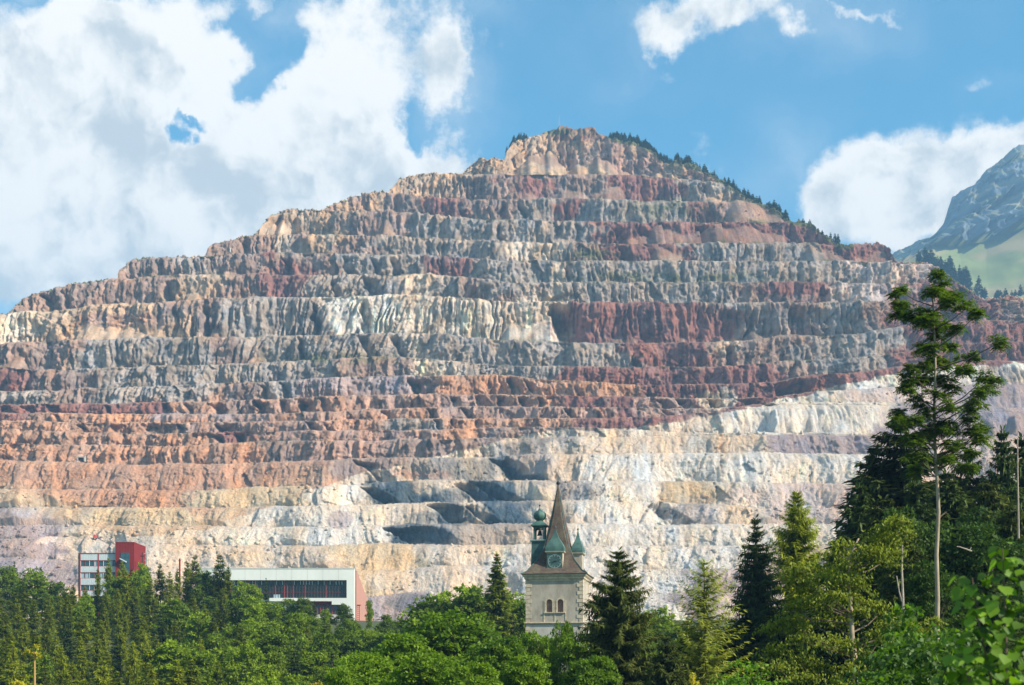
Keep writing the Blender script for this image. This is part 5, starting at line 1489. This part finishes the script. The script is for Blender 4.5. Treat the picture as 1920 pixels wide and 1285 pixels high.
# --- undergrowth at the bottom right and the near large-leaved shrub
r = np.random.RandomState(151)
lobes = [(0, 0, 2.0, 1.6, 1.3, 1.5), (1.0, 0, 1.3, 1.1, 1, 1.1), (-1, 0, 1.4, 1.1, 1, 1.2), (0, 0, .6, 1.8, 1.4, .9)]
lv, cen = broad_leaves(lobes, 150, 26, .17, .33, r, flat=.5)
tr, tp = trunk_mb(2.5, .05, r, .2)
proto("shrub", "leafy_shrub", lv.mesh("shrub_crown"), M['near'], tr, M['bark'])
for px, py, Y, w, lab in [(1700,1150,38,.8,"bright leafy shrub standing in front of the tall tree's foot, right of the golden-green tree"),
 (1790,1195,36,1.0,"bright leafy shrub at the bottom, left of the near large-leaved shrub"),
 (1740,1215,34,.9,"leafy shrub at the bottom below the bare pale trunk"),
 (1660,1235,36,.9,"leafy shrub at the bottom just right of the golden-green tree's trunk"),
 (1400,1250,60,1.0,"dark green shrub at the bottom under the slender dark spruce")]:
    p = P(px, py, Y); place("shrub", p[0], Y, p[2], p[2]-3.3, lab, "shrub", "shrubs along the bottom right edge", 3.3, sxy=w)

def near_shrub():
    Y = 17.0; b = P(1885, 1420, Y); t = root("large_leaved_shrub", (b[0], Y, b[2]))
    tag(t, "near out-of-focus shrub with large bright green leaves in the bottom right corner", "shrub")
    r = np.random.RandomState(77)
    # one heart-shaped folded leaf
    o = [(0, 0), (.35, -.02), (.62, .25), (.58, .62), (.30, .95), (0, 1.25)]
    V = [(0, 0, 0), (0, .4, -.03), (0, .8, -.06), (0, 1.25, -.16)]
    for sg in (-1, 1):
        for x, y in o[1:-1]: V.append((sg*x, y, .10*x-.10*y*y))
    Fc = [(0, 4, 1), (4, 5, 1), (5, 6, 2, 1), (6, 7, 2), (7, 3, 2)]
    Fc += [(0, 1, 8), (8, 1, 9), (9, 1, 2, 10), (10, 2, 11), (11, 2, 3)]
    me = bpy.data.meshes.new("large_leaf"); me.from_pydata(V, [], Fc); me.materials.append(M['near'])
    me.polygons.foreach_set("use_smooth", [True]*len(me.polygons))
    meshes = []
    for k in range(5):
        m2 = me.copy(); at = m2.color_attributes.new("col", 'FLOAT_COLOR', 'POINT')
        v = .15+.2*k; at.data.foreach_set("color", np.tile([v, v, v, 1], len(V)).astype(np.float32)); meshes.append(m2)
    stems = [[(1885,1400),(1888,1250),(1884,1130),(1880,1030)], [(1880,1400),(1860,1260),(1845,1160),(1838,1080)], [(1900,1400),(1925,1260),(1935,1160),(1930,1060)],
             [(1880,1400),(1830,1300),(1815,1240),(1812,1210)]]
    s = Y/F
    tips = []
    for si, st in enumerate(stems):
        q = [P(a, c, Y)-b for a, c in st]
        for k, v in enumerate(q): v[1] += .3*(si % 2)*k/3
        MB().tube(q, [.02, .016, .011, .006], 6).build("stem", M['bark'], t)
        q = np.array(q)
        for f in np.linspace(.25, 1, 13 if si < 3 else 9):
            x = np.array([np.interp(f*3, [0, 1, 2, 3], q[:, j]) for j in range(3)])
            for _ in range(6 if f < .97 else 5):
                tips.append((x, f))
    for x, f in tips:
        az = r.rand()*6.28; el = r.uniform(-.5, .5)+(.3 if f > .95 else 0)
        L = r.uniform(.075, .155); out = r.uniform(.05, .42)*(1.1-.6*f)
        d = Vector((math.cos(az), math.sin(az), el)).normalized()
        pos = Vector(x) + d*out
        dn = Vector((d.x, d.y, d.z-r.uniform(.4, 1.1))).normalized()
        up = Vector((r.uniform(-.5, .5), r.uniform(-.5, .2)-.2, 1)).normalized()
        xa = dn.cross(up).normalized(); za = xa.cross(dn).normalized()
        o_ = link("leaf", meshes[r.randint(5)], None, t)
        from mathutils import Matrix
        o_.matrix_local = Matrix(((xa.x*L, dn.x*L, za.x*L, pos.x), (xa.y*L, dn.y*L, za.y*L, pos.y), (xa.z*L, dn.z*L, za.z*L, pos.z), (0, 0, 0, 1)))
near_shrub()

# yellow saplings at the bottom edge
def sapling(px, ptop, pbot, Y, label, cross=()):
    b = P(px, pbot, Y); t = root("yellow_sapling", tuple(b)); tag(t, label, "sapling")
    top = P(px, ptop, Y)-b
    mb = MB().tube([(0, 0, 0), (0, 0, top[2]*.5), tuple(top)], [.05, .045, .03], 6); mb.build("stem", principled("sapling_bark", (.36, .22, .08), .8) if 'sb' not in M else M['sb'], t)
    r = np.random.RandomState(px); Lv = Leaves()
    for a, c, ra, rb in cross:
        cc = P(a, c, Y)-b; n = 46; s = Y/F
        pos = cc + r.randn(n, 3)*.5*np.array([ra*s, .15, rb*s]); D = r.randn(n, 3); D[:, 2] -= .3
        Lv.add(pos, D, unit(r.randn(n, 3)*.5+[0, -.3, 1]), .11, .06, .3+.7*r.rand(n))
    link("crown", Lv.mesh("sapling_crown"), M['yellow'], t)
sapling(65, 1222, 1330, 58, "thin yellow-leaved sapling on a straight stem in front of the wood at bottom left", [(54,1221,8,3),(66,1226,8,4),(68,1212,3,5),(72,1230,5,5)])
sapling(36, 1282, 1330, 50, "small yellow leaf tuft at the very bottom left corner edge", [(32,1279,8,3),(42,1284,8,4)])
sapling(1299, 1266, 1330, 50, "small yellow-green shoot at the bottom edge below the sparse pale larch", [(1299,1268,5,6),(1298,1278,7,6),(1302,1285,9,6)])
sapling(592, 1280, 1330, 60, "tiny yellow leaf tuft at the bottom edge left of the bright crowns", [(588,1283,9,2),(600,1282,5,3)])

# --- small spruces along the ridges of the mine
for i in range(3):
    r = np.random.RandomState(200+i)
    lv = conifer_leaves(10, 2.1, 12, 7, 4, r, droop=.2, base=.03, tw=1.1, up=.05, shape=.85, ragged=.25, wid=.4)
    tr, _ = trunk_mb(9.6, .16, r, .05, 3)
    proto(f"ridge{i}", "ridge_spruce", lv.mesh("ridge_spruce_crown"), M['far'], tr, M['bark'])
def ridge_trees(seg, n, hpx, label, group, sd, jitter=3, down=3, both=True, depthY=None, w=1.0):
    rr = random.Random(sd); a = np.array(SKYL if seg is None else seg, float)
    lo, hi = seg[0][0], seg[-1][0]
    for i in range(n):
        px = lo+(hi-lo)*(i+.5*rr.random()+.25)/n
        py = float(np.interp(px, a[:, 0], a[:, 1]))
        if depthY is None:
            j = int(round((px+190)/2300*(NCOL-1)))
            # the ridge row is the first of face 0
            row = int(np.where(MK[:, j] == 0)[0][0]); q = np.array([MX[row, j], MY[row, j], MZ[row, j]])
            q[1] += rr.uniform(0, 12); 
        else:
            q = P(px, py, depthY); q[1] += rr.uniform(-40, 20)
        hh = rr.uniform(hpx*.55, hpx*1.25)*q[1]/F
        place(f"ridge{rr.randrange(3)}", q[0], q[1], q[2]+hh-2, q[2]-2.5, label, "spruce", group, 10, sxy=rr.uniform(.8, 1.3)*w)
RP = lambda a, b: [(x, float(np.interp(x, [p[0] for p in SKYL], [p[1] for p in SKYL]))) for x in np.linspace(a, b, 12)]
ridge_trees(RP(950, 988), 11, 17, "small dark spruce on the steep left shoulder just below the summit", "spruces on the left shoulder of the summit", 1)
ridge_trees(RP(1046, 1112), 9, 8, "tiny tree on the flat grassy summit", "tiny trees on the summit", 2, w=.8)
ridge_trees(RP(1142, 1212), 40, 17, "spruce in the dense dark row directly right of the summit", "dense spruces right of the summit", 3, w=1.2)
ridge_trees(RP(1208, 1250), 24, 17, "spruce where the ridge behind the pale crag bends down", "spruces behind the pale crag", 4, w=1.2)
ridge_trees(RP(1246, 1300), 28, 17, "spruce on the upper right ridge of the mine", "spruces on the upper right ridge", 5, w=1.1)
ridge_trees(RP(1302, 1362), 24, 16, "spruce on the right ridge above the light broken rocks", "spruces above the light broken rocks", 6)
ridge_trees(RP(1366, 1432), 28, 20, "spruce on the middle of the falling right ridge", "spruces on the middle right ridge", 7)
ridge_trees(RP(1440, 1482), 26, 20, "spruce in the thick clump above the red slope", "clump of spruces above the red slope", 8, w=1.2)
ridge_trees(RP(1490, 1548), 26, 14, "low spruce on the flatter part of the right ridge", "low spruces on the flatter ridge", 9)
ridge_trees(RP(1556, 1578), 3, 22, "spruce of the last small group before the red knoll", "last three spruces before the red knoll", 10)
ridge_trees(RP(274, 296), 4, 8, "tiny spruce on the left plateau edge against the cloud", "four tiny spruces on the left plateau", 11)
ridge_trees(RP(48, 86), 7, 10, "small spruce on the far left shoulder of the mine against the sky", "small spruces on the far left shoulder", 12, w=1.3)
ridge_trees(RP(200, 222), 3, 9, "tiny spruce just below the left plateau step", "tiny spruces below the left plateau", 13)
ridge_trees([(1722,492),(1745,505),(1780,522),(1810,545),(1842,566)], 44, 26, "dark spruce in the wood on the spur between the mine and the alp", "spruces on the spur before the alp", 14, depthY=2430, w=1.2)
ridge_trees([(1850,574),(1880,566),(1925,556)], 14, 18, "spruce at the right edge below the alpine meadow", "spruces at the right edge below the meadow", 15, depthY=2400, w=1.3)

# plants on the ledges of the mine
def ledge_bushes():
    r = np.random.RandomState(5); Lv = Leaves()
    n, m = MX.shape
    first = []
    for k in range(1, 11):
        rows_ = np.where(MK[:, 0] == k)[0]
        if len(rows_): first.append((k, rows_[0]))
    for k, row in first:
        for j in range(0, m-1):
            q = pn(np.array([MX[row, j]/60.0]), np.array([k*3.7]))[0]
            if r.rand() < np.clip(q*1.1, 0, .5)*(1.0 if k > 3 else .5):
                p = np.array([MX[row, j], MY[row, j]+r.uniform(1, 5), MZ[row, j]+.3])
                c = 10; d = unit(r.randn(c, 3)); d[:, 2] = np.abs(d[:, 2]); s = r.uniform(.6, 1.7)
                Lv.add(p + d*s*.6, d, unit(r.randn(c, 3)), s*1.1, s*.7, r.rand(c))
    link("ledge_bushes", Lv.mesh("ledge_bushes"), M['larch'])
    tag(bpy.data.objects["ledge_bushes"], "green bushes and grass growing along the terraces of the mine", "bushes", None, "stuff")
ledge_bushes()
# ------------------------------------------------------------------ the air between
def build_haze():
    mb = MB().box(-9000, 9000, -300, 9500, -30, HAZE_TOP)
    m = bpy.data.materials.new("haze_air"); m.use_nodes = True
    t = NT(m.node_tree)
    v = t.n('ShaderNodeVolumePrincipled')
    v.inputs['Color'].default_value = (0.33, 0.64, 1.0, 1)
    v.inputs['Density'].default_value = HAZE
    v.inputs['Anisotropy'].default_value = 0.0
    o = t.n('ShaderNodeOutputMaterial'); t.put(o.inputs['Volume'], v.outputs[0])
    tag(mb.build("haze", m), kind="stuff", label="thin blue mountain haze between the viewer and the peaks")
HAZE = 0.00013; HAZE_TOP = 1780
build_haze()
